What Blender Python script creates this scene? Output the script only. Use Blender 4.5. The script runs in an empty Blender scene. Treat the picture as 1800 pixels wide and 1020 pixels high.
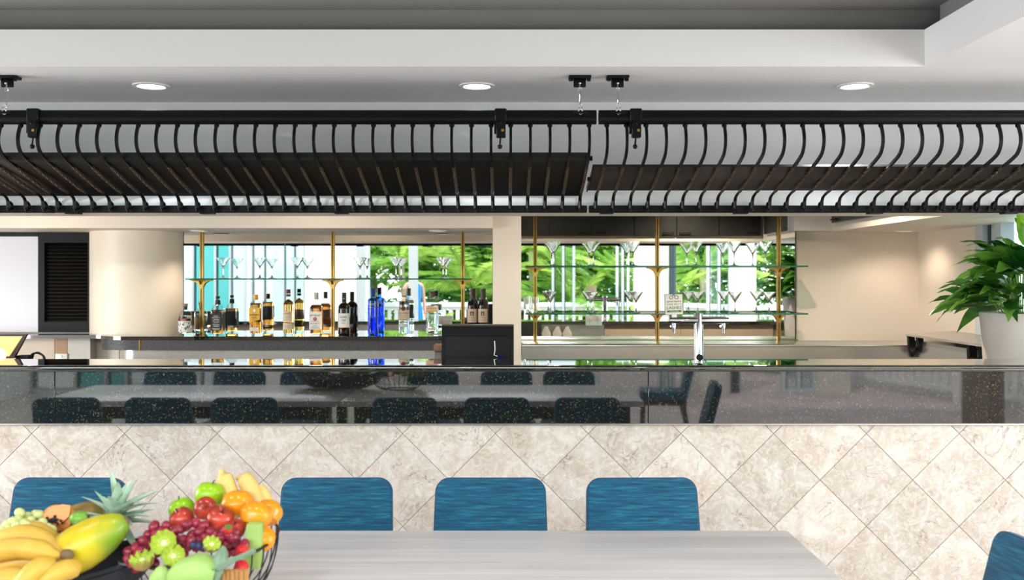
import bpy, bmesh, math, random
from mathutils import Vector, Matrix, Euler
R = math.radians
PI = math.pi
C = bpy.context.scene.collection
scene = bpy.context.scene
H = 1.51                      # eye height
VX, VY, F = 890.0, 488.0, 1750.0

# ------------------------------------------------------------------ camera
cd = bpy.data.cameras.new('camera')
cam = bpy.data.objects.new('camera', cd); C.objects.link(cam)
cam.location = (0, 0, H); cam.rotation_euler = (R(90), 0, 0)
cd.sensor_fit = 'HORIZONTAL'; cd.sensor_width = 36.0; cd.lens = 36.0*F/1800
cd.shift_x = (900-VX)/1800; cd.shift_y = (VY-510)/1800
cd.clip_start = 0.05; cd.clip_end = 200
cd.dof.use_dof = True; cd.dof.focus_distance = 4.6; cd.dof.aperture_fstop = 4.0
scene.camera = cam

# ------------------------------------------------------------------ world, sun, added fill lights, exposure
w = bpy.data.worlds.new('sky'); scene.world = w; w.use_nodes = True
bg = w.node_tree.nodes['Background']
bg.inputs[0].default_value = (0.86, 0.94, 1.0, 1); bg.inputs[1].default_value = 3.3
def lamp(name, kind, loc, rot, energy, col=(1, 1, 1), **kw):
    l = bpy.data.lights.new(name, kind); l.energy = energy; l.color = col
    for k, v in kw.items(): setattr(l, k, v)
    o = bpy.data.objects.new(name, l); C.objects.link(o); o.location = loc; o.rotation_euler = rot
    return o
lamp('sun', 'SUN', (0, 0, 12), (R(-32), R(-22), 0), 3.2, (1.0, 0.95, 0.86), angle=R(2.0))
# added area lights brighten the room from behind and both sides, imitating daylight
lamp('added_fill_back', 'AREA', (-2.6, -3.8, 2.95), (R(84), 0, 0), 220, (0.95, 0.98, 1.0), shape='RECTANGLE', size=7.0, size_y=0.9)
lamp('added_fill_right', 'AREA', (4.6, 1.7, 1.2), (R(90), 0, R(90)), 120, (0.96, 0.98, 1.0), shape='RECTANGLE', size=2.8, size_y=1.9)
lamp('added_fill_left', 'AREA', (-6.2, 3.15, 1.25), (R(90), 0, R(-90)), 190, (0.94, 0.97, 1.0), shape='RECTANGLE', size=2.4, size_y=2.0)  # lamp added in front of the solid left wall, brightens ceiling and floor
scene.view_settings.view_transform = 'Standard'; scene.view_settings.look = 'None'
scene.view_settings.exposure = 0.36; scene.view_settings.gamma = 1.0
scene.view_settings.use_curve_mapping = False
cy = scene.cycles
cy.max_bounces = 14; cy.diffuse_bounces = 5; cy.glossy_bounces = 8; cy.transmission_bounces = 12; cy.transparent_max_bounces = 24
cy.caustics_reflective = False; cy.caustics_refractive = False
cy.sample_clamp_indirect = 6.0; cy.use_denoising = True

# ------------------------------------------------------------------ materials
MATS = {}
def srgb(r, g, b):
    f = lambda c: (c/255/12.92) if c/255 <= 0.04045 else ((c/255+0.055)/1.055)**2.4
    return (f(r), f(g), f(b), 1)
def pm(name, col, rough=0.5, metal=0.0, var=0.0, vscale=(8, 8, 8), bump=0.0, bscale=60, **kw):
    """Principled material; var mixes a procedural noise tint, bump adds fine relief"""
    m = bpy.data.materials.new(name); m.use_nodes = True
    nt = m.node_tree; b = nt.nodes['Principled BSDF']
    col = srgb(*col)
    b.inputs['Base Color'].default_value = col
    b.inputs['Roughness'].default_value = rough; b.inputs['Metallic'].default_value = metal
    for k, v in kw.items(): b.inputs[k].default_value = v
    if var or bump:
        tc = nt.nodes.new('ShaderNodeTexCoord')
    if var:
        mp = nt.nodes.new('ShaderNodeMapping'); mp.inputs['Scale'].default_value = vscale
        nt.links.new(tc.outputs['Object'], mp.inputs[0])
        n = nt.nodes.new('ShaderNodeTexNoise'); n.inputs['Scale'].default_value = 1.0; n.inputs['Detail'].default_value = 4
        nt.links.new(mp.outputs[0], n.inputs['Vector'])
        r = nt.nodes.new('ShaderNodeValToRGB')
        r.color_ramp.elements[0].position = 0.3; r.color_ramp.elements[1].position = 0.7
        r.color_ramp.elements[0].color = tuple(max(0, c*(1-var)) for c in col[:3])+(1,)
        r.color_ramp.elements[1].color = tuple(min(1, c*(1+var)) for c in col[:3])+(1,)
        nt.links.new(n.outputs[0], r.inputs[0]); nt.links.new(r.outputs[0], b.inputs['Base Color'])
    if bump:
        n2 = nt.nodes.new('ShaderNodeTexNoise'); n2.inputs['Scale'].default_value = bscale
        nt.links.new(tc.outputs['Object'], n2.inputs['Vector'])
        bp = nt.nodes.new('ShaderNodeBump'); bp.inputs['Strength'].default_value = bump; bp.inputs['Distance'].default_value = 0.01
        nt.links.new(n2.outputs[0], bp.inputs['Height']); nt.links.new(bp.outputs[0], b.inputs['Normal'])
    MATS[name] = m
    return m
def thin_glass(name, tint=(255, 255, 255), rough=0.0, fac=1.0, minimum=0.04):
    m = bpy.data.materials.new(name); m.use_nodes = True
    nt = m.node_tree; nt.nodes.clear()
    out = nt.nodes.new('ShaderNodeOutputMaterial'); mix = nt.nodes.new('ShaderNodeMixShader')
    tr = nt.nodes.new('ShaderNodeBsdfTransparent'); tr.inputs[0].default_value = srgb(*tint)
    gl = nt.nodes.new('ShaderNodeBsdfGlossy'); gl.inputs['Roughness'].default_value = rough
    lw = nt.nodes.new('ShaderNodeLayerWeight'); lw.inputs['Blend'].default_value = 0.35
    mr = nt.nodes.new('ShaderNodeMapRange'); mr.inputs['To Min'].default_value = minimum; mr.inputs['To Max'].default_value = 0.75*fac
    pw = nt.nodes.new('ShaderNodeMath'); pw.operation = 'POWER'; pw.inputs[1].default_value = 2.0
    nt.links.new(lw.outputs['Facing'], pw.inputs[0]); nt.links.new(pw.outputs[0], mr.inputs['Value'])
    nt.links.new(mr.outputs[0], mix.inputs[0]); nt.links.new(tr.outputs[0], mix.inputs[1]); nt.links.new(gl.outputs[0], mix.inputs[2])
    nt.links.new(mix.outputs[0], out.inputs[0])
    MATS[name] = m
def emit(name, col, s):
    m = bpy.data.materials.new(name); m.use_nodes = True
    b = m.node_tree.nodes['Principled BSDF']; b.inputs['Base Color'].default_value = srgb(*col)
    b.inputs['Emission Color'].default_value = srgb(*col); b.inputs['Emission Strength'].default_value = s
    MATS[name] = m

pm('white_paint', (243, 242, 240), 0.6)
pm('ceiling_paint', (234, 233, 233), 0.55)
pm('recess_shade', (128, 127, 126), 0.7)  # white ceiling greyed: the shade of the recess is put into the colour
pm('gloss_white', (242, 244, 247), 0.18, **{'Coat Weight': 0.3, 'Coat Roughness': 0.03})
pm('beige_paint', (232, 221, 207), 0.5)
pm('cream_paint', (240, 228, 210), 0.45)
pm('floor_tile', (186, 176, 168), 0.25, var=0.15)
pm('paving', (176, 160, 158), 0.8, var=0.15, vscale=(3, 3, 3))
pm('lawn', (95, 135, 60), 0.9, var=0.3)
pm('black_iron', (7, 7, 9), 0.4, 0.0, **{'Specular IOR Level': 0.2})
pm('iron_warm_lit', (104, 88, 72), 0.35, 0.8)  # warm light on the twisted bars put into a browner iron colour
pm('ledge_board', (24, 22, 23), 0.5, var=0.2, vscale=(2, 30, 30))
pm('brass', (205, 160, 88), 0.22, 1.0)
pm('dark_groove', (60, 42, 20), 0.5)
pm('mirror_silver', (236, 240, 238), 0.0, 1.0)
pm('stainless', (206, 203, 199), 0.24, 0.85, var=0.05, vscale=(2, 2, 90))
pm('chrome', (215, 218, 222), 0.06, 1.0)
pm('speckled_laminate', (62, 62, 66), 0.5)
pm('shutter_green', (7, 17, 15), 0.5, **{'Specular IOR Level': 0.2})
pm('shutter_slat', (15, 12, 9), 0.35)
pm('panel_white', (222, 220, 230), 0.35)
pm('black_plastic', (10, 10, 12), 0.5, **{'Specular IOR Level': 0.25})
pm('bronze_plastic', (66, 48, 36), 0.3)
pm('white_plastic', (236, 230, 222), 0.35)
pm('grey_plastic', (92, 92, 92), 0.4)
pm('cupboard_black', (38, 38, 36), 0.3, var=0.2)
pm('dark_wood', (52, 36, 28), 0.4, var=0.25, vscale=(20, 20, 3))
pm('pot_stone', (206, 198, 190), 0.6, var=0.04, vscale=(6, 6, 6), bump=0.15, bscale=25)
pm('soil', (45, 32, 24), 0.9)
pm('napkin', (246, 240, 232), 0.8, bump=0.2, bscale=40)
pm('cable_black', (16, 15, 15), 0.4)
pm('splash_beige', (206, 188, 166), 0.4, var=0.08, vscale=(6, 6, 6))
pm('splash_gold', (168, 128, 84), 0.4, var=0.12, vscale=(9, 9, 9))
pm('splash_grey', (204, 196, 184), 0.4, var=0.08, vscale=(6, 6, 6))
pm('fence_white', (214, 216, 216), 0.5)
pm('column_white', (206, 202, 192), 0.5)
pm('frame_white', (196, 204, 210), 0.3)
pm('frame_dark', (50, 70, 78), 0.3)
pm('neighbour_paint', (186, 212, 212), 0.7)
pm('brown_wall', (124, 108, 96), 0.6)
pm('clear_glass', (255, 255, 255), 0.0, **{'Transmission Weight': 1.0, 'IOR': 1.46})
thin_glass('bottle_glass', (246, 249, 246), 0.0, 0.9, 0.03)
thin_glass('window_glass', (240, 250, 250), 0.0, 0.6, 0.03)
thin_glass('teal_window_glass', (158, 214, 214), 0.0, 0.6, 0.05)
thin_glass('shelf_glass', (222, 242, 234), 0.0, 0.8, 0.03)
pm('shelf_edge', (20, 96, 78), 0.1, **{'Emission Strength': 0.0})
emit('downlight_cool', (246, 248, 255), 9.0)
emit('downlight_warm', (255, 226, 180), 6.0)
emit('screen_amber', (226, 178, 112), 0.85)

def granite():
    m = bpy.data.materials.new('black_granite'); m.use_nodes = True; nt = m.node_tree; b = nt.nodes['Principled BSDF']
    tc = nt.nodes.new('ShaderNodeTexCoord')
    n = nt.nodes.new('ShaderNodeTexNoise'); n.inputs['Scale'].default_value = 130; n.inputs['Detail'].default_value = 3; n.inputs['Roughness'].default_value = 0.7
    nt.links.new(tc.outputs['Object'], n.inputs['Vector'])
    r = nt.nodes.new('ShaderNodeValToRGB'); e = r.color_ramp.elements
    e[0].position = 0.0; e[0].color = (0.006, 0.007, 0.008, 1)
    e[1].position = 0.56; e[1].color = (0.010, 0.012, 0.012, 1)
    x = e.new(0.62); x.color = (0.05, 0.042, 0.022, 1)
    x = e.new(0.72); x.color = (0.24, 0.19, 0.09, 1)
    nt.links.new(n.outputs[0], r.inputs[0])
    v = nt.nodes.new('ShaderNodeTexVoronoi'); v.inputs['Scale'].default_value = 95
    nt.links.new(tc.outputs['Object'], v.inputs['Vector'])
    r2 = nt.nodes.new('ShaderNodeValToRGB'); r2.color_ramp.elements[0].position = 0.05; r2.color_ramp.elements[0].color = (0.035, 0.035, 0.03, 1)
    r2.color_ramp.elements[1].position = 0.16; r2.color_ramp.elements[1].color = (0, 0, 0, 1)
    nt.links.new(v.outputs['Distance'], r2.inputs[0])
    mx = nt.nodes.new('ShaderNodeMix'); mx.data_type = 'RGBA'; mx.blend_type = 'ADD'; mx.inputs[0].default_value = 1.0
    nt.links.new(r.outputs[0], mx.inputs[6]); nt.links.new(r2.outputs[0], mx.inputs[7]); nt.links.new(mx.outputs[2], b.inputs['Base Color'])
    b.inputs['Roughness'].default_value = 0.03; b.inputs['IOR'].default_value = 1.9; b.inputs['Coat Weight'].default_value = 1.0; b.inputs['Coat IOR'].default_value = 1.5; b.inputs['Coat Roughness'].default_value = 0.02
    MATS['black_granite'] = m
granite()
def speckle():
    m = MATS['speckled_laminate']; nt = m.node_tree; b = nt.nodes['Principled BSDF']
    tc = nt.nodes.new('ShaderNodeTexCoord'); n = nt.nodes.new('ShaderNodeTexNoise'); n.inputs['Scale'].default_value = 260; n.inputs['Detail'].default_value = 2
    nt.links.new(tc.outputs['Object'], n.inputs['Vector'])
    r = nt.nodes.new('ShaderNodeValToRGB'); e = r.color_ramp.elements
    e[0].position = 0.45; e[0].color = srgb(26, 26, 31); e[1].position = 0.72; e[1].color = srgb(120, 118, 120)
    nt.links.new(n.outputs[0], r.inputs[0]); nt.links.new(r.outputs[0], b.inputs['Base Color'])
speckle()
def marble():
    m = bpy.data.materials.new('cream_marble'); m.use_nodes = True; nt = m.node_tree; b = nt.nodes['Principled BSDF']
    L = nt.links.new; N = nt.nodes.new
    oi = N('ShaderNodeObjectInfo'); tc = N('ShaderNodeTexCoord')
    mul = N('ShaderNodeMath'); mul.operation = 'MULTIPLY'; mul.inputs[1].default_value = 37.0; L(oi.outputs['Random'], mul.inputs[0])
    cb = N('ShaderNodeCombineXYZ')
    for i in range(3): L(mul.outputs[0], cb.inputs[i])
    add = N('ShaderNodeVectorMath'); add.operation = 'ADD'; L(tc.outputs['Object'], add.inputs[0]); L(cb.outputs[0], add.inputs[1])
    rot = N('ShaderNodeVectorRotate'); rot.rotation_type = 'Y_AXIS'; L(add.outputs[0], rot.inputs[0])
    ra = N('ShaderNodeMath'); ra.operation = 'MULTIPLY'; ra.inputs[1].default_value = 6.2; L(oi.outputs['Random'], ra.inputs[0]); L(ra.outputs[0], rot.inputs['Angle'])
    n1 = N('ShaderNodeTexNoise'); n1.inputs['Scale'].default_value = 8; n1.inputs['Detail'].default_value = 9; n1.inputs['Roughness'].default_value = 0.62; n1.inputs['Distortion'].default_value = 0.8
    L(rot.outputs[0], n1.inputs['Vector'])
    r1 = N('ShaderNodeValToRGB'); e = r1.color_ramp.elements
    e[0].position = 0.28; e[0].color = srgb(192, 173, 157); e[1].position = 0.74; e[1].color = srgb(230, 224, 217)
    x = e.new(0.5); x.color = srgb(212, 199, 187)
    L(n1.outputs[0], r1.inputs[0])
    # tile-to-tile tone
    hs = N('ShaderNodeHueSaturation'); mr = N('ShaderNodeMapRange'); mr.inputs['To Min'].default_value = 0.86; mr.inputs['To Max'].default_value = 1.03
    L(oi.outputs['Random'], mr.inputs['Value']); L(mr.outputs[0], hs.inputs['Value']); L(r1.outputs[0], hs.inputs['Color'])
    # thin dark veins: the zero band of a distorted noise
    n2 = N('ShaderNodeTexNoise'); n2.inputs['Scale'].default_value = 4.5; n2.inputs['Detail'].default_value = 8; n2.inputs['Roughness'].default_value = 0.6; n2.inputs['Distortion'].default_value = 1.2
    L(rot.outputs[0], n2.inputs['Vector'])
    sb = N('ShaderNodeMath'); sb.operation = 'SUBTRACT'; sb.inputs[1].default_value = 0.5; L(n2.outputs[0], sb.inputs[0])
    ab = N('ShaderNodeMath'); ab.operation = 'ABSOLUTE'; L(sb.outputs[0], ab.inputs[0])
    vr = N('ShaderNodeMapRange'); vr.inputs['From Max'].default_value = 0.012; vr.inputs['To Min'].default_value = 0.7; vr.inputs['To Max'].default_value = 0.0; L(ab.outputs[0], vr.inputs['Value'])
    n3 = N('ShaderNodeTexNoise'); n3.inputs['Scale'].default_value = 9; L(rot.outputs[0], n3.inputs['Vector'])
    g = N('ShaderNodeMapRange'); g.inputs['From Min'].default_value = 0.45; g.inputs['From Max'].default_value = 0.62; L(n3.outputs[0], g.inputs['Value'])
    vm = N('ShaderNodeMath'); vm.operation = 'MULTIPLY'; L(vr.outputs[0], vm.inputs[0]); L(g.outputs[0], vm.inputs[1])
    mx = N('ShaderNodeMix'); mx.data_type = 'RGBA'; L(vm.outputs[0], mx.inputs[0]); L(hs.outputs[0], mx.inputs[6]); mx.inputs[7].default_value = srgb(122, 98, 80)
    # fine pale scribble and white fossils
    n4 = N('ShaderNodeTexNoise'); n4.inputs['Scale'].default_value = 26; n4.inputs['Detail'].default_value = 5; n4.inputs['Distortion'].default_value = 2.0; L(rot.outputs[0], n4.inputs['Vector'])
    f4 = N('ShaderNodeMapRange'); f4.inputs['From Min'].default_value = 0.35; f4.inputs['From Max'].default_value = 0.72; f4.inputs['To Min'].default_value = -0.16; f4.inputs['To Max'].default_value = 0.45; f4.clamp = True; L(n4.outputs[0], f4.inputs['Value'])
    mx2 = N('ShaderNodeMix'); mx2.data_type = 'RGBA'; L(f4.outputs[0], mx2.inputs[0]); L(mx.outputs[2], mx2.inputs[6]); mx2.inputs[7].default_value = srgb(244, 240, 234)
    L(mx2.outputs[2], b.inputs['Base Color'])
    b.inputs['Roughness'].default_value = 0.22
    MATS['cream_marble'] = m
marble()
pm('grout', (150, 134, 118), 0.9)
def fabric():
    m = pm('teal_fabric', (8, 92, 128), 0.85); nt = m.node_tree; b = nt.nodes['Principled BSDF']; L = nt.links.new; N = nt.nodes.new
    tc = N('ShaderNodeTexCoord'); mp = N('ShaderNodeMapping'); mp.inputs['Scale'].default_value = (9, 40, 150); L(tc.outputs['Object'], mp.inputs[0])
    n = N('ShaderNodeTexNoise'); n.inputs['Scale'].default_value = 1.0; n.inputs['Detail'].default_value = 6; n.inputs['Roughness'].default_value = 0.65; L(mp.outputs[0], n.inputs['Vector'])
    r = N('ShaderNodeValToRGB'); e = r.color_ramp.elements
    e[0].position = 0.32; e[0].color = srgb(0, 46, 70); e[1].position = 0.76; e[1].color = srgb(44, 136, 152); x = e.new(0.54); x.color = srgb(0, 85, 116)
    L(n.outputs[0], r.inputs[0]); L(r.outputs[0], b.inputs['Base Color'])
    bp = N('ShaderNodeBump'); bp.inputs['Strength'].default_value = 0.15; bp.inputs['Distance'].default_value = 0.002; L(n.outputs[0], bp.inputs['Height']); L(bp.outputs[0], b.inputs['Normal'])
    b.inputs['Sheen Weight'].default_value = 0.15
fabric()
pm('teal_piping', (10, 70, 108), 0.8)
def tablewood():
    m = pm('grey_table_wood', (190, 184, 182), 0.3); nt = m.node_tree; b = nt.nodes['Principled BSDF']; L = nt.links.new; N = nt.nodes.new
    tc = N('ShaderNodeTexCoord'); mp = N('ShaderNodeMapping'); mp.inputs['Scale'].default_value = (1.6, 34, 10); L(tc.outputs['Object'], mp.inputs[0])
    n = N('ShaderNodeTexNoise'); n.inputs['Scale'].default_value = 1.0; n.inputs['Detail'].default_value = 6; n.inputs['Distortion'].default_value = 0.4; L(mp.outputs[0], n.inputs['Vector'])
    r = N('ShaderNodeValToRGB'); e = r.color_ramp.elements
    e[0].position = 0.3; e[0].color = srgb(212, 203, 198); e[1].position = 0.7; e[1].color = srgb(237, 232, 231)
    L(n.outputs[0], r.inputs[0]); L(r.outputs[0], b.inputs['Base Color'])
tablewood()
# liquids, glass colours, labels
def liquid(name, col, ior=1.33):
    pm(name, col, 0.0, **{'Transmission Weight': 1.0, 'IOR': ior})
liquid('amber_liquid', (246, 152, 62)); liquid('gold_liquid', (248, 190, 88)); liquid('cola_liquid', (150, 66, 22))
liquid('clear_liquid', (246, 250, 248)); liquid('blue_liquid', (70, 142, 240))
thin_glass('blue_glass', (96, 160, 244), 0.0, 0.9, 0.05)
thin_glass('brown_glass', (96, 70, 50), 0.0, 0.9, 0.05)
for nm, c, rr in [('label_white', (240, 236, 230), .6), ('label_cream', (226, 206, 176), .6), ('label_black', (26, 25, 26), .5), ('label_yellow', (238, 178, 40), .5),
                  ('label_red', (196, 32, 34), .5), ('ink_black', (24, 24, 26), .6), ('ink_white', (232, 228, 220), .6), ('ink_red', (176, 40, 38), .6), ('ink_blue', (40, 52, 110), .6),
                  ('ink_green', (74, 104, 46), .6), ('ink_maroon', (120, 36, 34), .5), ('ink_grey', (120, 116, 110), .6), ('label_beige', (216, 190, 164), .6), ('label_silver', (190, 196, 204), .3),
                  ('cap_gold', (222, 160, 40), .35), ('cap_maroon', (112, 34, 34), .4), ('cap_grey', (186, 182, 174), .4), ('cap_black', (20, 20, 22), .35),
                  ('cap_blue', (14, 42, 130), .3), ('cap_cream', (206, 176, 150), .4), ('cap_purple', (62, 22, 40), .35), ('cork_wood', (150, 112, 84), .6), ('capsule_dark', (58, 44, 36), .4),
                  ('badge_face', (222, 214, 200), .5)]:
    pm(nm, c, rr)
# fruit and leaf materials
pm('banana_skin', (218, 174, 68), 0.45, var=0.10, vscale=(25, 25, 25)); pm('banana_tip', (120, 96, 64), 0.7); pm('banana_pale', (226, 192, 112), 0.5)
pm('papaya_skin', (206, 182, 30), 0.35, var=0.3, vscale=(9, 9, 9))
def papaya():
    m = MATS['papaya_skin']; nt = m.node_tree; b = nt.nodes['Principled BSDF']; L = nt.links.new; N = nt.nodes.new
    tc = N('ShaderNodeTexCoord'); sp = N('ShaderNodeSeparateXYZ'); L(tc.outputs['Object'], sp.inputs[0])
    n = N('ShaderNodeTexNoise'); n.inputs['Scale'].default_value = 22; L(tc.outputs['Object'], n.inputs['Vector'])
    ad = N('ShaderNodeMath'); ad.operation = 'MULTIPLY_ADD'; ad.inputs[1].default_value = 0.09; L(n.outputs[0], ad.inputs[0]); L(sp.outputs[0], ad.inputs[2])
    mr = N('ShaderNodeMapRange'); mr.inputs['From Min'].default_value = 0.065; mr.inputs['From Max'].default_value = 0.125; L(ad.outputs[0], mr.inputs['Value'])
    mx = N('ShaderNodeMix'); mx.data_type = 'RGBA'; L(mr.outputs[0], mx.inputs[0])
    src = b.inputs['Base Color'].links[0].from_socket; L(src, mx.inputs[6]); mx.inputs[7].default_value = srgb(128, 164, 44); L(mx.outputs[2], b.inputs['Base Color'])
papaya()
pm('papaya_flesh', (240, 150, 72), 0.4, var=0.08); pm('seed_black', (34, 28, 26), 0.3)
pm('green_grape', (206, 212, 140), 0.25, **{'Subsurface Weight': 0.2, 'Subsurface Radius': (.01, .01, .005)})
pm('red_grape', (150, 40, 62), 0.22, var=0.35, vscale=(30, 30, 30)); pm('grape_stem', (150, 140, 70), 0.7)
pm('green_apple', (150, 196, 30), 0.18, var=0.15, vscale=(14, 14, 14)); pm('red_apple', (178, 62, 46), 0.2, var=0.5, vscale=(18, 18, 9)); pm('apple_stem', (80, 56, 30), 0.8)
pm('orange_skin', (242, 150, 24), 0.22, var=0.06, bump=0.08, bscale=90); pm('strawberry', (214, 38, 40), 0.3, bump=0.4, bscale=160); pm('berry_leaf', (80, 128, 52), 0.6)
pm('kiwi_flesh', (172, 192, 60), 0.35, var=0.1); pm('kiwi_skin', (176, 150, 84), 0.7); pm('kiwi_core', (226, 226, 170), 0.4)
pm('lettuce', (168, 200, 110), 0.5, var=0.15, vscale=(12, 12, 12), **{'Subsurface Weight': 0.1}); pm('kale', (132, 160, 132), 0.6, var=0.2, vscale=(20, 20, 20)); pm('blueberry', (48, 58, 96), 0.5)
pm('pineapple_skin', (132, 104, 44), 0.6, var=0.35, vscale=(30, 30, 30)); pm('pineapple_leaf', (176, 200, 178), 0.5, var=0.25, vscale=(14, 14, 14)); pm('stick_brown', (196, 140, 80), 0.7)
pm('green_skin', (118, 168, 56), 0.35, var=0.15)
pm('tray_black', (46, 50, 58), 0.45, bump=0.1, bscale=90); pm('wire_black', (26, 24, 24), 0.4, 0.3)
def leafmat(name, a, b_, trans=0.35, rough=0.4):
    m = bpy.data.materials.new(name); m.use_nodes = True; nt = m.node_tree; nt.nodes.clear(); L = nt.links.new; N = nt.nodes.new
    out = N('ShaderNodeOutputMaterial'); p = N('ShaderNodeBsdfPrincipled'); t = N('ShaderNodeBsdfTranslucent'); mix = N('ShaderNodeMixShader'); mix.inputs[0].default_value = trans
    p.inputs['Roughness'].default_value = rough
    tc = N('ShaderNodeTexCoord'); n = N('ShaderNodeTexNoise'); n.inputs['Scale'].default_value = 5; L(tc.outputs['Object'], n.inputs['Vector'])
    oi = N('ShaderNodeObjectInfo'); ad = N('ShaderNodeMath'); ad.operation = 'ADD'; mu = N('ShaderNodeMath'); mu.operation = 'MULTIPLY_ADD'; mu.inputs[1].default_value = 0.5; mu.inputs[2].default_value = -0.25
    L(oi.outputs['Random'], mu.inputs[0]); L(mu.outputs[0], ad.inputs[0]); L(n.outputs[0], ad.inputs[1])
    r = N('ShaderNodeValToRGB'); r.color_ramp.elements[0].position = 0.3; r.color_ramp.elements[0].color = srgb(*a); r.color_ramp.elements[1].position = 0.72; r.color_ramp.elements[1].color = srgb(*b_)
    L(ad.outputs[0], r.inputs[0]); L(r.outputs[0], p.inputs['Base Color']); L(r.outputs[0], t.inputs['Color'])
    L(p.outputs[0], mix.inputs[1]); L(t.outputs[0], mix.inputs[2]); L(mix.outputs[0], out.inputs[0]); MATS[name] = m
leafmat('lily_leaf', (34, 92, 30), (110, 166, 60), 0.32, 0.26); leafmat('lily_leaf_bright', (90, 160, 24), (150, 206, 50), 0.4)
leafmat('garden_leaf', (96, 150, 60), (186, 218, 110), 0.5); leafmat('garden_leaf_dark', (62, 122, 62), (130, 180, 96), 0.45); leafmat('palm_leaf', (120, 172, 70), (200, 224, 120), 0.5)
leafmat('dry_leaf', (190, 150, 96), (216, 190, 130), 0.3)
pm('palm_trunk', (176, 164, 150), 0.8, var=0.2, vscale=(8, 8, 14)); pm('skin', (226, 176, 150), 0.5); pm('blue_cloth', (40, 140, 220), 0.8); pm('hair_dark', (44, 32, 26), 0.6); pm('white_cloth', (230, 232, 238), 0.8)

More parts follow.
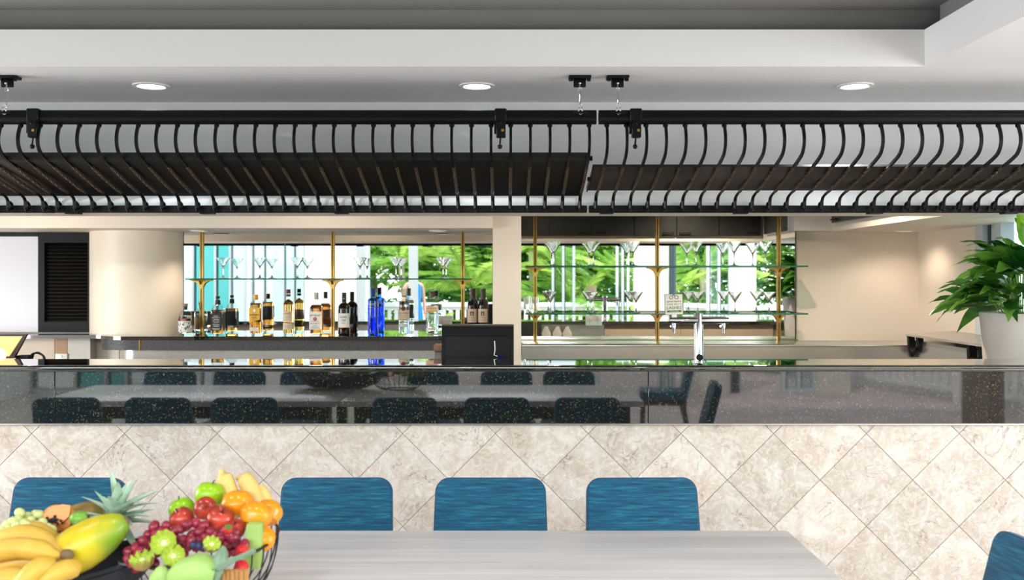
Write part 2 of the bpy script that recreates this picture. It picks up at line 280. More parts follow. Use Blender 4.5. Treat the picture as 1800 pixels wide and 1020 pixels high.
# ------------------------------------------------------------------ mesh helpers
class MB:
    """collects geometry; build() links it as ONE mesh object"""
    def __init__(s): s.v = []; s.f = []; s.m = []
    def add(s, vs, fs, m=0):
        k = len(s.v); s.v += [tuple(p) for p in vs]; s.f += [tuple(i+k for i in f) for f in fs]; s.m += [m]*len(fs); return s
    def box(s, x0, x1, y0, y1, z0, z1, m=0):
        vs = [(x, y, z) for x in (x0, x1) for y in (y0, y1) for z in (z0, z1)]
        return s.add(vs, [(0, 1, 3, 2), (4, 6, 7, 5), (0, 4, 5, 1), (2, 3, 7, 6), (0, 2, 6, 4), (1, 5, 7, 3)], m)
    def rbox(s, x0, x1, y0, y1, z0, z1, b=0.005, seg=2, m=0):
        bm = bmesh.new(); bmesh.ops.create_cube(bm, size=1)
        for v in bm.verts: v.co = Vector((x0+(v.co.x+.5)*(x1-x0), y0+(v.co.y+.5)*(y1-y0), z0+(v.co.z+.5)*(z1-z0)))
        bmesh.ops.bevel(bm, geom=bm.edges[:], offset=b, segments=seg, affect='EDGES', profile=0.5)
        return s.bm(bm, m)
    def bm(s, bm, m=0, mat=None):
        bm.verts.index_update()
        s.add([(mat @ v.co if mat else v.co) for v in bm.verts], [[v.index for v in f.verts] for f in bm.faces], m); bm.free(); return s
    def lathe(s, prof, n=24, c=(0, 0, 0), m=0, mult=None, axis=None, sx=1, sy=1):
        """prof: (r, z) list; r=0 at ends closes"""
        rings = []; vs = []
        M = axis.to_track_quat('Z', 'Y').to_matrix() if axis is not None else None
        cv = Vector(c)
        for j, (r, z) in enumerate(prof):
            if r <= 1e-6:
                rings.append([len(vs)]); p = Vector((0, 0, z)); vs.append((M @ p if M else p)+cv)
            else:
                ring = []
                for i in range(n):
                    a = 2*PI*i/n; k = mult(a, j) if mult else 1
                    p = Vector((r*k*math.cos(a)*sx, r*k*math.sin(a)*sy, z)); ring.append(len(vs)); vs.append((M @ p if M else p)+cv)
                rings.append(ring)
        fs = []
        for a, b in zip(rings, rings[1:]):
            if len(a) == 1 and len(b) == 1: continue
            for i in range(n):
                j = (i+1) % n
                if len(a) == 1: fs.append((a[0], b[j], b[i]))
                elif len(b) == 1: fs.append((a[i], a[j], b[0]))
                else: fs.append((a[i], a[j], b[j], b[i]))
        return s.add(vs, fs, m)
    def tube(s, pts, r, n=8, m=0, closed=False, caps=True, twist=None, square=False):
        pts = [Vector(p) for p in pts]; N = len(pts)
        rs = r if isinstance(r, (list, tuple)) else [r]*N
        vs = []; up = None
        for i, p in enumerate(pts):
            if closed: t = (pts[(i+1) % N]-pts[i-1]).normalized()
            else: t = (pts[min(i+1, N-1)]-pts[max(i-1, 0)]).normalized()
            if up is None:
                up = Vector((1, 0, 0)) if abs(t.x) < 0.9 else Vector((0, 0, 1))
            u = (up - t*up.dot(t))
            if u.length < 1e-6: u = t.orthogonal()
            u.normalize(); up = u; w = t.cross(u)
            tw = twist[i] if twist else 0
            for k in range(n):
                a = 2*PI*k/n + tw + (PI/n if square else 0)
                vs.append(p+(u*math.cos(a)+w*math.sin(a))*rs[i])
        fs = []
        for i in range(N if closed else N-1):
            j = (i+1) % N
            for k in range(n):
                l = (k+1) % n; fs.append((i*n+k, i*n+l, j*n+l, j*n+k))
        if caps and not closed:
            fs.append(tuple(range(n-1, -1, -1))); fs.append(tuple((N-1)*n+k for k in range(n)))
        return s.add(vs, fs, m)
    def prism(s, poly, a0, a1, axis='y', m=0):
        """poly: 2-D points extruded along axis between a0 and a1 ((x,z) for y, (y,z) for x, (x,y) for z)"""
        def P(p, a): return {'y': (p[0], a, p[1]), 'x': (a, p[0], p[1]), 'z': (p[0], p[1], a)}[axis]
        n = len(poly); vs = [P(p, a0) for p in poly]+[P(p, a1) for p in poly]
        fs = [tuple(range(n)), tuple(range(2*n-1, n-1, -1))]+[(i, i+n, (i+1) % n+n, (i+1) % n) for i in range(n)]
        return s.add(vs, fs, m)
    def ball(s, c, r, n=12, sc=(1, 1, 1), m=0, rot=None):
        bm = bmesh.new(); bmesh.ops.create_uvsphere(bm, u_segments=n, v_segments=max(6, n*2//3), radius=r)
        for v in bm.verts:
            p = Vector((v.co.x*sc[0], v.co.y*sc[1], v.co.z*sc[2])); v.co = ((rot @ p) if rot else p)+Vector(c)
        return s.bm(bm, m)
    def mesh(s, name, mats, sharp=38):
        me = bpy.data.meshes.new(name); me.from_pydata(s.v, [], s.f)
        mats = mats if isinstance(mats, (list, tuple)) else [mats]
        for k in mats: me.materials.append(MATS[k])
        if len(mats) > 1: me.polygons.foreach_set('material_index', s.m)
        bm = bmesh.new(); bm.from_mesh(me); bmesh.ops.recalc_face_normals(bm, faces=bm.faces[:]); bm.to_mesh(me); bm.free()
        me.shade_smooth(); me.set_sharp_from_angle(angle=R(sharp)); me.update()
        return me
    def build(s, name, mats, parent=None, loc=(0, 0, 0), rot=(0, 0, 0)):
        return place(name, s.mesh(name, mats), parent, loc, rot)
def place(name, me, parent=None, loc=(0, 0, 0), rot=(0, 0, 0), scale=None):
    o = bpy.data.objects.new(name, me); C.objects.link(o); o.location = loc; o.rotation_euler = rot
    if scale: o.scale = scale
    if parent: o.parent = parent
    return o
def tag(o, label=None, cat=None, group=None, kind=None):
    if label: o['label'] = label
    if cat: o['category'] = cat
    if group: o['group'] = group
    if kind: o['kind'] = kind
    return o
def thing(name, label, cat, loc=(0, 0, 0), rot=(0, 0, 0), group=None):
    o = bpy.data.objects.new(name, None); C.objects.link(o); o.location = loc; o.rotation_euler = rot
    o.empty_display_size = 0.05
    return tag(o, label, cat, group)
def struct(o): o['kind'] = 'structure'; return o
KIDS = {}
def copy_tree(o, parent=None):
    c = o.copy(); C.objects.link(c)
    if parent: c.parent = parent
    for ch in o.children: copy_tree(ch, c)
    return c
def dup(o, loc, rot=None, label=None, group=None, scale=None):
    c = copy_tree(o); c.location = loc
    if rot is not None: c.rotation_euler = rot
    if label: c['label'] = label
    if group: c['group'] = group
    if scale: c.scale = scale
    return c
def X(px, Y): return (px-VX)*Y/F
def Z(py, Y): return H-(py-VY)*Y/F
def text(body, size, mat, parent, loc=(0, 0, 0), bend=None, shear=0.0, width=None, name='lettering'):
    """flat print: a thin text mesh facing -Y, wrapped on a cylinder of radius bend when given"""
    cu = bpy.data.curves.new('lettering', 'FONT'); cu.body = body; cu.size = size; cu.align_x = 'CENTER'; cu.align_y = 'CENTER'; cu.shear = shear; cu.resolution_u = 2
    t = bpy.data.objects.new('lettering', cu); me = bpy.data.meshes.new_from_object(t); bpy.data.objects.remove(t); bpy.data.curves.remove(cu)
    xs = [v.co.x for v in me.vertices] or [0]; k = 1.0
    if width: k = width/max(1e-6, max(xs)-min(xs))
    for v in me.vertices:
        x, z = v.co.x*k, v.co.y
        if bend: a = x/bend; v.co = Vector((bend*math.sin(a), -bend*math.cos(a), z))
        else: v.co = Vector((x, 0, z))
    me.materials.clear(); me.materials.append(MATS[mat])
    return place(name, me, parent, loc)
random.seed(7)

# ------------------------------------------------------------------ the setting
CZ = 2.325                    # ceiling height over the bar side
CT_ = 1.1175
TOPB = 1.109                  # bar top
def sbox(name, mat, x0, x1, y0, y1, z0, z1): return struct(MB().box(x0, x1, y0, y1, z0, z1).build(name, mat))
sbox('floor', 'floor_tile', -6.3, 4.9, 0.0, 7.6, -0.1, 0.0)
sbox('floor_lounge', 'floor_tile', -6.3, 1.1, -4.2, 0.0, -0.1, 0.0)
sbox('floor_terrace', 'paving', 1.1, 4.9, -4.2, 0.0, -0.1, -0.002)
sbox('wall_back', 'beige_paint', -6.3, 3.0, 7.08, 7.25, 0, 2.6)
sbox('wall_left', 'white_paint', -6.4, -6.25, -4.2, 7.25, 0, 3.5)
# right wall of the bar with its window, and the partition that returns to the lounge
o = MB().box(2.93, 3.05, 6.16, 7.25, 0, 2.6).box(2.93, 3.05, 4.95, 6.16, 0, 0.9).build('wall_right', 'beige_paint'); struct(o)
w1 = MB().box(2.90, 2.98, 6.06, 6.16, 0.9, 1.86).box(2.94, 2.99, 5.98, 6.06, 0.9, 1.86).box(2.90, 2.98, 5.84, 5.90, 0.9, 1.86).box(2.90, 2.98, 4.95, 5.02, 0.9, 1.86)\
    .box(2.90, 3.0, 4.95, 6.16, 0.86, 0.93).box(2.92, 3.0, 4.95, 6.16, 1.83, 1.87).build('window_1', 'frame_white'); struct(w1)
MB().box(2.955, 2.965, 5.0, 6.1, 0.93, 1.84).build('pane', 'window_glass', w1)
MB().box(2.93, 2.945, 6.035, 6.06, 0.93, 1.84).build('gasket', 'frame_dark', w1)
sbox('wall_partition_right', 'white_paint', 3.05, 4.9, 4.93, 5.05, 0, 2.6)
# ceiling over the bar side, with the coffer cut out of it
cm = MB()
CX0, CX1, CY0, CY1 = -3.4, 1.615, 0.6, 3.844
for (x0, x1, y0, y1) in ((-6.3, CX0, 0.0, 7.25), (CX1, 4.9, 0.0, 7.25), (CX0, CX1, CY1, 7.25), (CX0, CX1, 0.0, CY0)):
    cm.box(x0, x1, y0, y1, CZ, CZ+0.143)
struct(cm.build('ceiling', 'ceiling_paint'))
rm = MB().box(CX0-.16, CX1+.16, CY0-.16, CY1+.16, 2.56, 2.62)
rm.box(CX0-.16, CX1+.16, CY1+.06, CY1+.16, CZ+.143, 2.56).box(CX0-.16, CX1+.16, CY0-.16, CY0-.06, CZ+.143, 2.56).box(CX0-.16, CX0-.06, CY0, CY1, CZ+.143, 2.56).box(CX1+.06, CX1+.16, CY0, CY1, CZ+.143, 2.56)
struct(rm.build('ceiling_recess', 'recess_shade'))
# lounge ceiling behind the camera, set high to make room for the added light
lm = MB().box(-6.3, 1.1, -4.2, 0.0, 3.4, 3.5).box(-6.3, 4.9, -0.1, 0.0, CZ, 3.4)
struct(lm.build('ceiling_lounge', 'ceiling_paint'))
sbox('roof', 'white_paint', -6.4, 5.0, 0.0, 7.3, 3.5, 3.6); sbox('roof_lounge', 'white_paint', -6.4, 1.1, -4.3, 0.0, 3.5, 3.6)
# bulkhead above the bar: glossy white front, beige underside and rear
B0, B1, BZ = 4.63, 5.185, 1.83
struct(MB().box(-6.3, 2.93, B0+.012, B1, BZ, CZ).box(2.93, 4.9, B0+.012, 4.93, BZ, CZ).build('trim_1', 'beige_paint'))
struct(MB().box(-6.3, 4.9, B0, B0+.012, BZ, CZ).build('trim_2', 'gloss_white'))
# bulkhead over the left back counter, return bulkhead on the right
struct(MB().box(-6.3, -0.09, 6.44, 7.08, BZ, CZ).build('trim_3', 'beige_paint'))
struct(MB().box(2.27, 2.93, B1, 7.08, BZ, CZ).box(2.0, 2.27, 6.92, 7.08, BZ+.005, CZ).build('trim_4', 'beige_paint'))
# pillar between the two mirrors and the rounded wall beside the left one
struct(MB().box(-0.089, 0.097, 6.5, 7.08, 0, CZ).build('pillar', 'beige_paint'))
struct(MB().lathe([(0.345, CT_), (0.345, BZ)], 48, (-2.60, 7.10, 0), sx=1.0).build('column_rounded', 'cream_paint'))
# ceiling downlights
dl0 = None
def downlight(x, y, z, label, warm, r=0.06, power=30, size=100, group='recessed ceiling downlights'):
    t = thing('downlight', label, 'downlight', (x, y, z), group=None)
    MB().lathe([(r, 0.0), (r+.016, -0.001), (r+.016, -.006), (r, -.008), (r-.006, -.004)], 32).build('trim_ring', 'white_paint', t)
    MB().lathe([(0, -.003), (r-.004, -.003), (r-.004, 0.0), (0, 0.0)], 32).build('diffuser', 'downlight_warm' if warm else 'downlight_cool', t)
    l = bpy.data.lights.new('downlight_lamp', 'SPOT'); l.energy = power; l.spot_size = R(size); l.spot_blend = 0.7; l.shadow_soft_size = r*.8
    l.color = (1.0, 0.84, 0.66) if warm else (0.93, 0.97, 1.0)
    lo = bpy.data.objects.new('downlight_lamp', l); C.objects.link(lo); lo.parent = t; lo.location = (0, 0, -.03)
downlight(-1.505, 4.22, CZ, 'round recessed downlight in the white ceiling, leftmost of the front three', False, power=30)
downlight(-0.125, 4.22, CZ, 'round recessed downlight in the white ceiling, middle of the front three', False, power=30)
downlight(1.478, 4.22, CZ, 'round recessed downlight in the white ceiling, rightmost of the front three', False, power=30)
downlight(-2.08, 6.76, BZ, 'warm downlight in the low beige soffit above the cream rounded wall', True, .045, 9, 120)
downlight(-0.463, 6.76, BZ, 'warm downlight in the low beige soffit above the clear gin bottle', True, .045, 7, 120)
downlight(2.70, 6.76, BZ, 'warm downlight in the beige soffit near the right-hand corner', True, .045, 5, 150)
for x, wd, pw_ in ((-3.0, 'leftmost', 14), (-1.2, 'second from the left', 14), (0.3, 'third from the left', 16), (1.6, 'rightmost', 92)):  # unseen lamps added to brighten the bar interior
    downlight(x, 5.8, CZ, 'added unseen warm downlight in the ceiling above the bar aisle, %s' % wd, True, .05, pw_, 150)
for x, wd in ((-1.6, 'left'), (-.3, 'middle'), (1.0, 'right')):  # unseen lamps added to brighten the tables and fruit from above
    downlight(x, 2.0, 2.56, 'added unseen cool downlight in the coffer ceiling above the dining tables, %s one' % wd, False, .06, 17, 140)

# ------------------------------------------------------------------ the bar
bar = thing('bar_counter', 'long bar counter faced with diagonal cream marble tiles and a black granite band', 'bar counter', (0, 0, 0))
BX0, BX1 = -3.9, 4.58
MB().box(BX0, BX1, 4.586, 4.86, 0, TOPB-.03).build('bar_wall', 'grout', bar)
for i, (x0, x1) in enumerate(((BX0, -2.064), (-2.064, .6487), (.6487, 3.36), (3.36, BX1))):
    MB().rbox(x0+.0012, x1-.0012, 4.55, 4.586, .842, TOPB-.028, .0015, 1).build('granite_panel', 'black_granite', bar)
MB().rbox(BX0, BX1, 4.553, 4.586, .834, .842, .001, 1).build('edge_strip', 'stainless', bar)
a, gap = .2133, .0014
X0L, Z0L = 1.0165, .578
def clip(poly, ax, lim, keep_less):
    out = []
    for i in range(len(poly)):
        p, q = poly[i], poly[(i+1) % len(poly)]
        ip = (p[ax] <= lim) == keep_less; iq = (q[ax] <= lim) == keep_less
        if ip: out.append(p)
        if ip != iq:
            t = (lim-p[ax])/(q[ax]-p[ax]); out.append((p[0]+t*(q[0]-p[0]), p[1]+t*(q[1]-p[1])))
    return out
full = None
def tilemesh(poly):
    n = len(poly); cx = sum(p[0] for p in poly)/n; cz = sum(p[1] for p in poly)/n
    mb = MB(); k = .0012
    inner = []
    for p in poly:
        d = math.hypot(p[0]-cx, p[1]-cz); s = max(0.5, 1-k/max(d, 1e-4)*1.4); inner.append((cx+(p[0]-cx)*s, cz+(p[1]-cz)*s))
    vs = [(p[0], -.0065, p[1]) for p in inner]+[(p[0], -.0055, p[1]) for p in poly]+[(p[0], 0, p[1]) for p in poly]
    fs = [tuple(range(n))]+[(i, (i+1) % n, (i+1) % n+n, i+n) for i in range(n)]+[(i+n, (i+1) % n+n, (i+1) % n+2*n, i+2*n) for i in range(n)]
    return mb.add(vs, fs).mesh('tile', 'cream_marble', 10)
for i in range(-26, 19):
    for j in range(-4, 3):
        if (i+j) % 2 == 0: continue
        cx, cz = X0L+i*a, Z0L+j*a
        h = a-gap
        poly = [(cx+h, cz), (cx, cz+h), (cx-h, cz), (cx, cz-h)]
        whole = (cx-h > BX0 and cx+h < BX1 and cz-h > 0 and cz+h < .834)
        if whole:
            if full is None: full = tilemesh([(h, 0), (0, h), (-h, 0), (0, -h)])
            place('tile', full, bar, (cx, 4.586, cz))
        else:
            for ax, lim, less in ((0, BX0, False), (0, BX1, True), (1, .001, False), (1, .834, True)):
                poly = clip(poly, ax, lim, less) if poly else poly
            if len(poly) >= 3:
                place('tile', tilemesh([(p[0]-cx, p[1]-cz) for p in poly]), bar, (cx, 4.586, cz))
bt = MB(); prof = [(4.90, TOPB-.03), (4.90, TOPB-.004), (4.896, TOPB), (4.55, TOPB)]
for k in range(7):
    aa = PI/2*k/6; prof.append((4.548-.012*math.sin(aa), TOPB-.012+.012*math.cos(aa)))
prof += [(4.536, TOPB-.022), (4.541, TOPB-.0285)]
bt.prism(prof, BX0-.02, BX1, 'x')
tag(bt.build('bar_ledge', 'black_granite'), 'narrow polished black granite ledge running along the top of the bar', 'bar top')
# work bench behind the bar, seen in the mirrors
wb = thing('work_bench', 'low stainless work bench behind the bar, reflected in the mirrors', 'bench', (0, 0, 0))
MB().rbox(BX0, 2.45, 4.87, 5.36, .87, .90, .004).build('bench_top', 'stainless', wb)
MB().box(BX0, 2.45, 5.30, 5.33, .1, .87).build('bench_front', 'stainless', wb)
for x0, x1, mt in ((BX0, -1.4, 'splash_grey'), (-1.4, .12, 'stainless'), (.12, .32, 'black_granite'), (.32, .9, 'stainless'), (.9, 1.6, 'splash_beige'), (1.6, 2.45, 'splash_beige')):
    MB().box(x0+.002, x1-.002, 4.861, 4.869, .90, TOPB-.03).build('splash_panel', mt, wb)

# ------------------------------------------------------------------ left back counter
CT = 1.117
cl = thing('back_counter', 'back counter with a black polished top and grey speckled fascia under the bottles', 'counter', (0, 0, 0))
top = [(-.093, 6.63), (-2.52, 6.63)]
for k in range(1, 9):
    an = PI/2*k/8; top.append((-2.52-.24*math.sin(an), 6.63+.16*(1-math.cos(an))))
poly = top+[(-2.82, 6.80), (-3.9, 6.80), (-3.9, 6.965), (-2.30, 6.965), (-2.27, 6.998), (-.093, 6.998)]
MB().prism(poly, CT-.024, CT, 'z').build('counter_top', 'black_granite', cl)
fas = [(p[0], p[1]+.012) for p in top]
for (xa, xb) in ((-.09, -2.443), (-2.449, -9)):
    pts = []
    seq = [fas[0]]+[(-2.443, 6.642), (-2.449, 6.642)]+fas[1:]
    for p in seq:
        if xa >= p[0] >= xb: pts.append(p)
    ring = pts+[(p[0]+.01, p[1]+.02) for p in reversed(pts)]
    MB().prism(ring, CT-.092, CT-.024, 'z').build('fascia', 'speckled_laminate', cl)
MB().box(-2.452, -2.440, 6.638, 6.66, CT-.092, CT-.024).build('joint_strip', 'brass', cl)
MB().box(-.093, -2.5, 6.70, 6.72, 0, CT-.08).lathe([(.16, 0), (.16, CT-.08)], 24, (-2.5, 6.86, 0)).build('counter_front', 'stainless', cl)
# right back bench
rb = thing('stainless_bench', 'stainless steel bench under the right-hand mirror', 'bench', (0, 0, 0))
RZ = 1.068
MB().rbox(.10, 2.925, 6.5, 6.998, RZ-.012, RZ, .003).build('bench_top', 'stainless', rb)
MB().box(.10, 2.93, 6.50, 6.515, .3, RZ-.012).build('bench_front', 'stainless', rb)
MB().box(.10, 2.05, 6.992, 6.998, RZ, RZ+.004).build('edge_trim', 'brass', rb)

# ------------------------------------------------------------------ mirrors, posts, glass shelves
MY = 7.0
def mirror(name, x0, x1, z0, z1, label):
    t = thing(name, label, 'mirror', ((x0+x1)/2, MY, z0)); hw = (x1-x0)/2
    MB().box(-hw, hw, 0, .01, 0, z1-z0).build('mirror_glass', 'mirror_silver', t)
    MB().box(-hw-.006, -hw, -.004, .08, 0, z1-z0).box(hw, hw+.006, -.004, .08, 0, z1-z0).build('edge_trim', 'dark_groove', t)
    MB().box(-hw, hw, .011, .07, 0, z1-z0).build('backing', 'grout', t)
mirror('wall_mirror', -2.268, -.098, CT, BZ, 'wide wall mirror behind the spirit bottles, left of the pillar')
mirror('wall_mirror', .104, 2.03, RZ, 2.2, 'tall wall mirror behind two glass shelves, right of the pillar')
def post(x, z0, z1, shelves, label):
    t = thing('brass_post', label, 'post', (x, 6.997, z0))
    MB().box(-.0125, -.003, -.012, .002, 0, z1-z0).box(.003, .0125, -.012, .002, 0, z1-z0).build('rail', 'brass', t)
    MB().box(-.003, .003, -.006, .002, 0, z1-z0).build('slot', 'dark_groove', t)
    for zs in shelves:
        pts = []
        for k in range(9):
            an = PI/2*k/8; pts.append((.070-.058*math.sin(an), -.008-.056*(1-math.cos(an))))
        poly = [(-.072, 0), (-.072, -.006)]+[(-p[0], p[1]) for p in pts]+[(p[0], p[1]) for p in reversed(pts)]+[(.072, -.006), (.072, 0)]
        MB().prism(poly, -.020, -.012, 'y').build('bracket', 'brass', t, (0, 0, zs-z0))
        MB().prism([(-.012, 0), (-.26, 0), (-.26, -.005), (-.05, -.010), (-.012, -.04)], -.006, .006, 'x').build('shelf_arm', 'brass', t, (0, 0, zs-z0))
SL, SU, SD = 1.504, 1.590, 1.268
for px, lb in ((351, 'leftmost'), (583, 'middle'), (813, 'rightmost')):
    post(X(px, 6.95), CT, BZ, (SL-.009,), 'slim brass shelf post on the left mirror, %s of its three' % lb)
for px, lb in ((941, 'leftmost'), (1157, 'middle'), (1372, 'rightmost')):
    post(X(px, 6.95), RZ, 2.2, (SU-.009, SD-.009), 'slim brass shelf post on the right mirror, %s of its three' % lb)
def shelf(x0, x1, z, label):
    mb = MB(); y0, y1 = 6.71, 6.93
    mb.add([(x0, y0, z), (x1, y0, z), (x1, y1, z), (x0, y1, z), (x0, y0, z-.009), (x1, y0, z-.009), (x1, y1, z-.009), (x0, y1, z-.009)], [(0, 1, 2, 3), (7, 6, 5, 4)], 0)
    mb.f += [(0, 4, 5, 1), (1, 5, 6, 2), (2, 6, 7, 3), (3, 7, 4, 0)]; mb.m += [1]*4
    tag(mb.build('glass_shelf', ['shelf_glass', 'shelf_edge']), label, 'shelf')
shelf(X(326, 6.72), X(825, 6.72), SL, 'clear glass shelf with green edge holding martini glasses on the left mirror')
shelf(X(924, 6.72), X(1420, 6.72), SU, 'upper clear glass shelf with green edge on the right mirror')
shelf(X(924, 6.72), X(1420, 6.72), SD, 'lower clear glass shelf with green edge on the right mirror')

# overhead cupboards on the bartender's side of the bulkhead (seen in the right mirror)
def cupboard(x0, n, wd, y, label, rot=0):
    t = thing('overhead_cupboard', label, 'cupboard', (x0, y, 1.878), (0, 0, rot))
    MB().box(0, n*wd, -.002, .02, 0, .44).build('body', 'cupboard_black', t)
    for k in range(n):
        d = MB().rbox(k*wd+.002, (k+1)*wd-.002, .02, .036, 0, .44, .002, 1).build('door', 'cupboard_black', t)
        hx = k*wd+(.03 if k % 2 == 0 else wd-.12)
        MB().tube([(hx, .036, .025), (hx, .06, .025), (hx+.09, .06, .025), (hx+.09, .036, .025)], .005, 6).build('handle', 'black_iron', d)
cupboard(.003, 6, .375, B1, 'row of black overhead cupboards with bar handles on the back of the bulkhead')
t = thing('overhead_cupboard', 'dark cupboard set into the beige return bulkhead at the right', 'cupboard', (2.27, 5.35, 1.885))
MB().box(-.02, 0, 0, 1.5, 0, .40).build('body', 'cupboard_black', t)
for k in range(2):
    d = MB().rbox(-.034, -.02, k*.75+.003, k*.75+.747, 0, .40, .002, 1).build('door', 'cupboard_black', t)
    MB().tube([(-.034, k*.75+.60, .02), (-.055, k*.75+.60, .02), (-.055, k*.75+.70, .02), (-.034, k*.75+.70, .02)], .005, 6).build('handle', 'black_iron', d)

# ------------------------------------------------------------------ left end: shutter, white panel, ledge, splash tiles
sh = thing('louvred_shutter', 'dark green louvred shutter between the white panel and the cream rounded wall', 'shutter', (0, 0, 0))
Y0 = 7.02
xa, xb, za, zb = X(67, Y0), X(163.5, Y0), Z(584, Y0), Z(409, Y0)
fr = MB()
xi0, xi1, zi0, zi1 = X(78, Y0), X(154, Y0), Z(566, Y0), Z(427, Y0)
fr.box(xa, xi0, Y0, Y0+.05, za, zb).box(xi1, xb, Y0, Y0+.05, za, zb).box(xi0, xi1, Y0, Y0+.05, za, zi0).box(xi0, xi1, Y0, Y0+.05, zi1, zb)
fr.build('frame', 'shutter_green', sh)
nsl = 22; st = (zi1-zi0)/nsl
slat = MB().box(xi0, xi1, -.002, .002, -.019, .019).mesh('slat', 'shutter_slat')
for k in range(nsl): place('slat', slat, sh, (0, Y0+.026, zi0+(k+.5)*st), (R(-38), 0, 0))
wp = thing('white_panel', 'plain white panel in a dark frame at the far left edge', 'panel', (0, 0, 0))
MB().box(-4.3, xa-.001, Y0, Y0+.03, za, Z(416, Y0)).build('panel', 'panel_white', wp)
MB().box(-4.3, xa-.001, Y0-.005, Y0+.04, Z(416, Y0), zb).build('head_frame', 'shutter_green', wp)
for x0, x1, mt in ((-4.3, X(97, 6.98), 'splash_beige'), (X(97, 6.98), X(119.5, 6.98), 'splash_gold'), (X(119.5, 6.98), X(160, 6.98), 'splash_grey')):
    MB().rbox(x0+.001, x1-.001, 6.97, 7.08, .6, CT-.025, .001, 1).build('splash_tile', mt, bpy.data.objects['wall_back'])

# ------------------------------------------------------------------ hanging iron grilles
def grille_curve():
    ctl = [(4.03, 2.148), (4.028, 2.128), (4.012, 2.095), (4.006, 2.066), (4.012, 2.038), (4.035, 2.012), (4.075, 1.995), (4.13, 1.978), (4.21, 1.954), (4.30, 1.929), (4.40, 1.903), (4.48, 1.886), (4.515, 1.874), (4.53, 1.858), (4.532, 1.840)]
    out = []
    for i in range(len(ctl)-1):
        p0, p1, p2, p3 = [Vector(ctl[max(0, min(len(ctl)-1, i+d))]) for d in (-1, 0, 1, 2)]
        for k in range(4):
            t = k/4
            out.append(0.5*((2*p1)+(p2-p0)*t+(2*p0-5*p1+4*p2-p3)*t*t+(3*p1-p0-3*p2+p3)*t**3))
    out.append(Vector(ctl[-1]))
    n = 14; c = Vector((4.551, 1.836)); r0 = .0215
    for k in range(1, n+1):
        an = PI - 2*PI*0.86*k/n * -1
        r = r0*(1-.25*k/n); out.append(c+Vector((r*math.cos(an), r*math.sin(an))))
    return [(0, p[0], p[1]) for p in out]
gc = grille_curve()
tw = []; ang = 0
for p in gc:
    if 4.15 < p[1] < 4.46 and p[2] < 1.975 and p[2] > 1.885: ang += 0.9
    tw.append(ang)
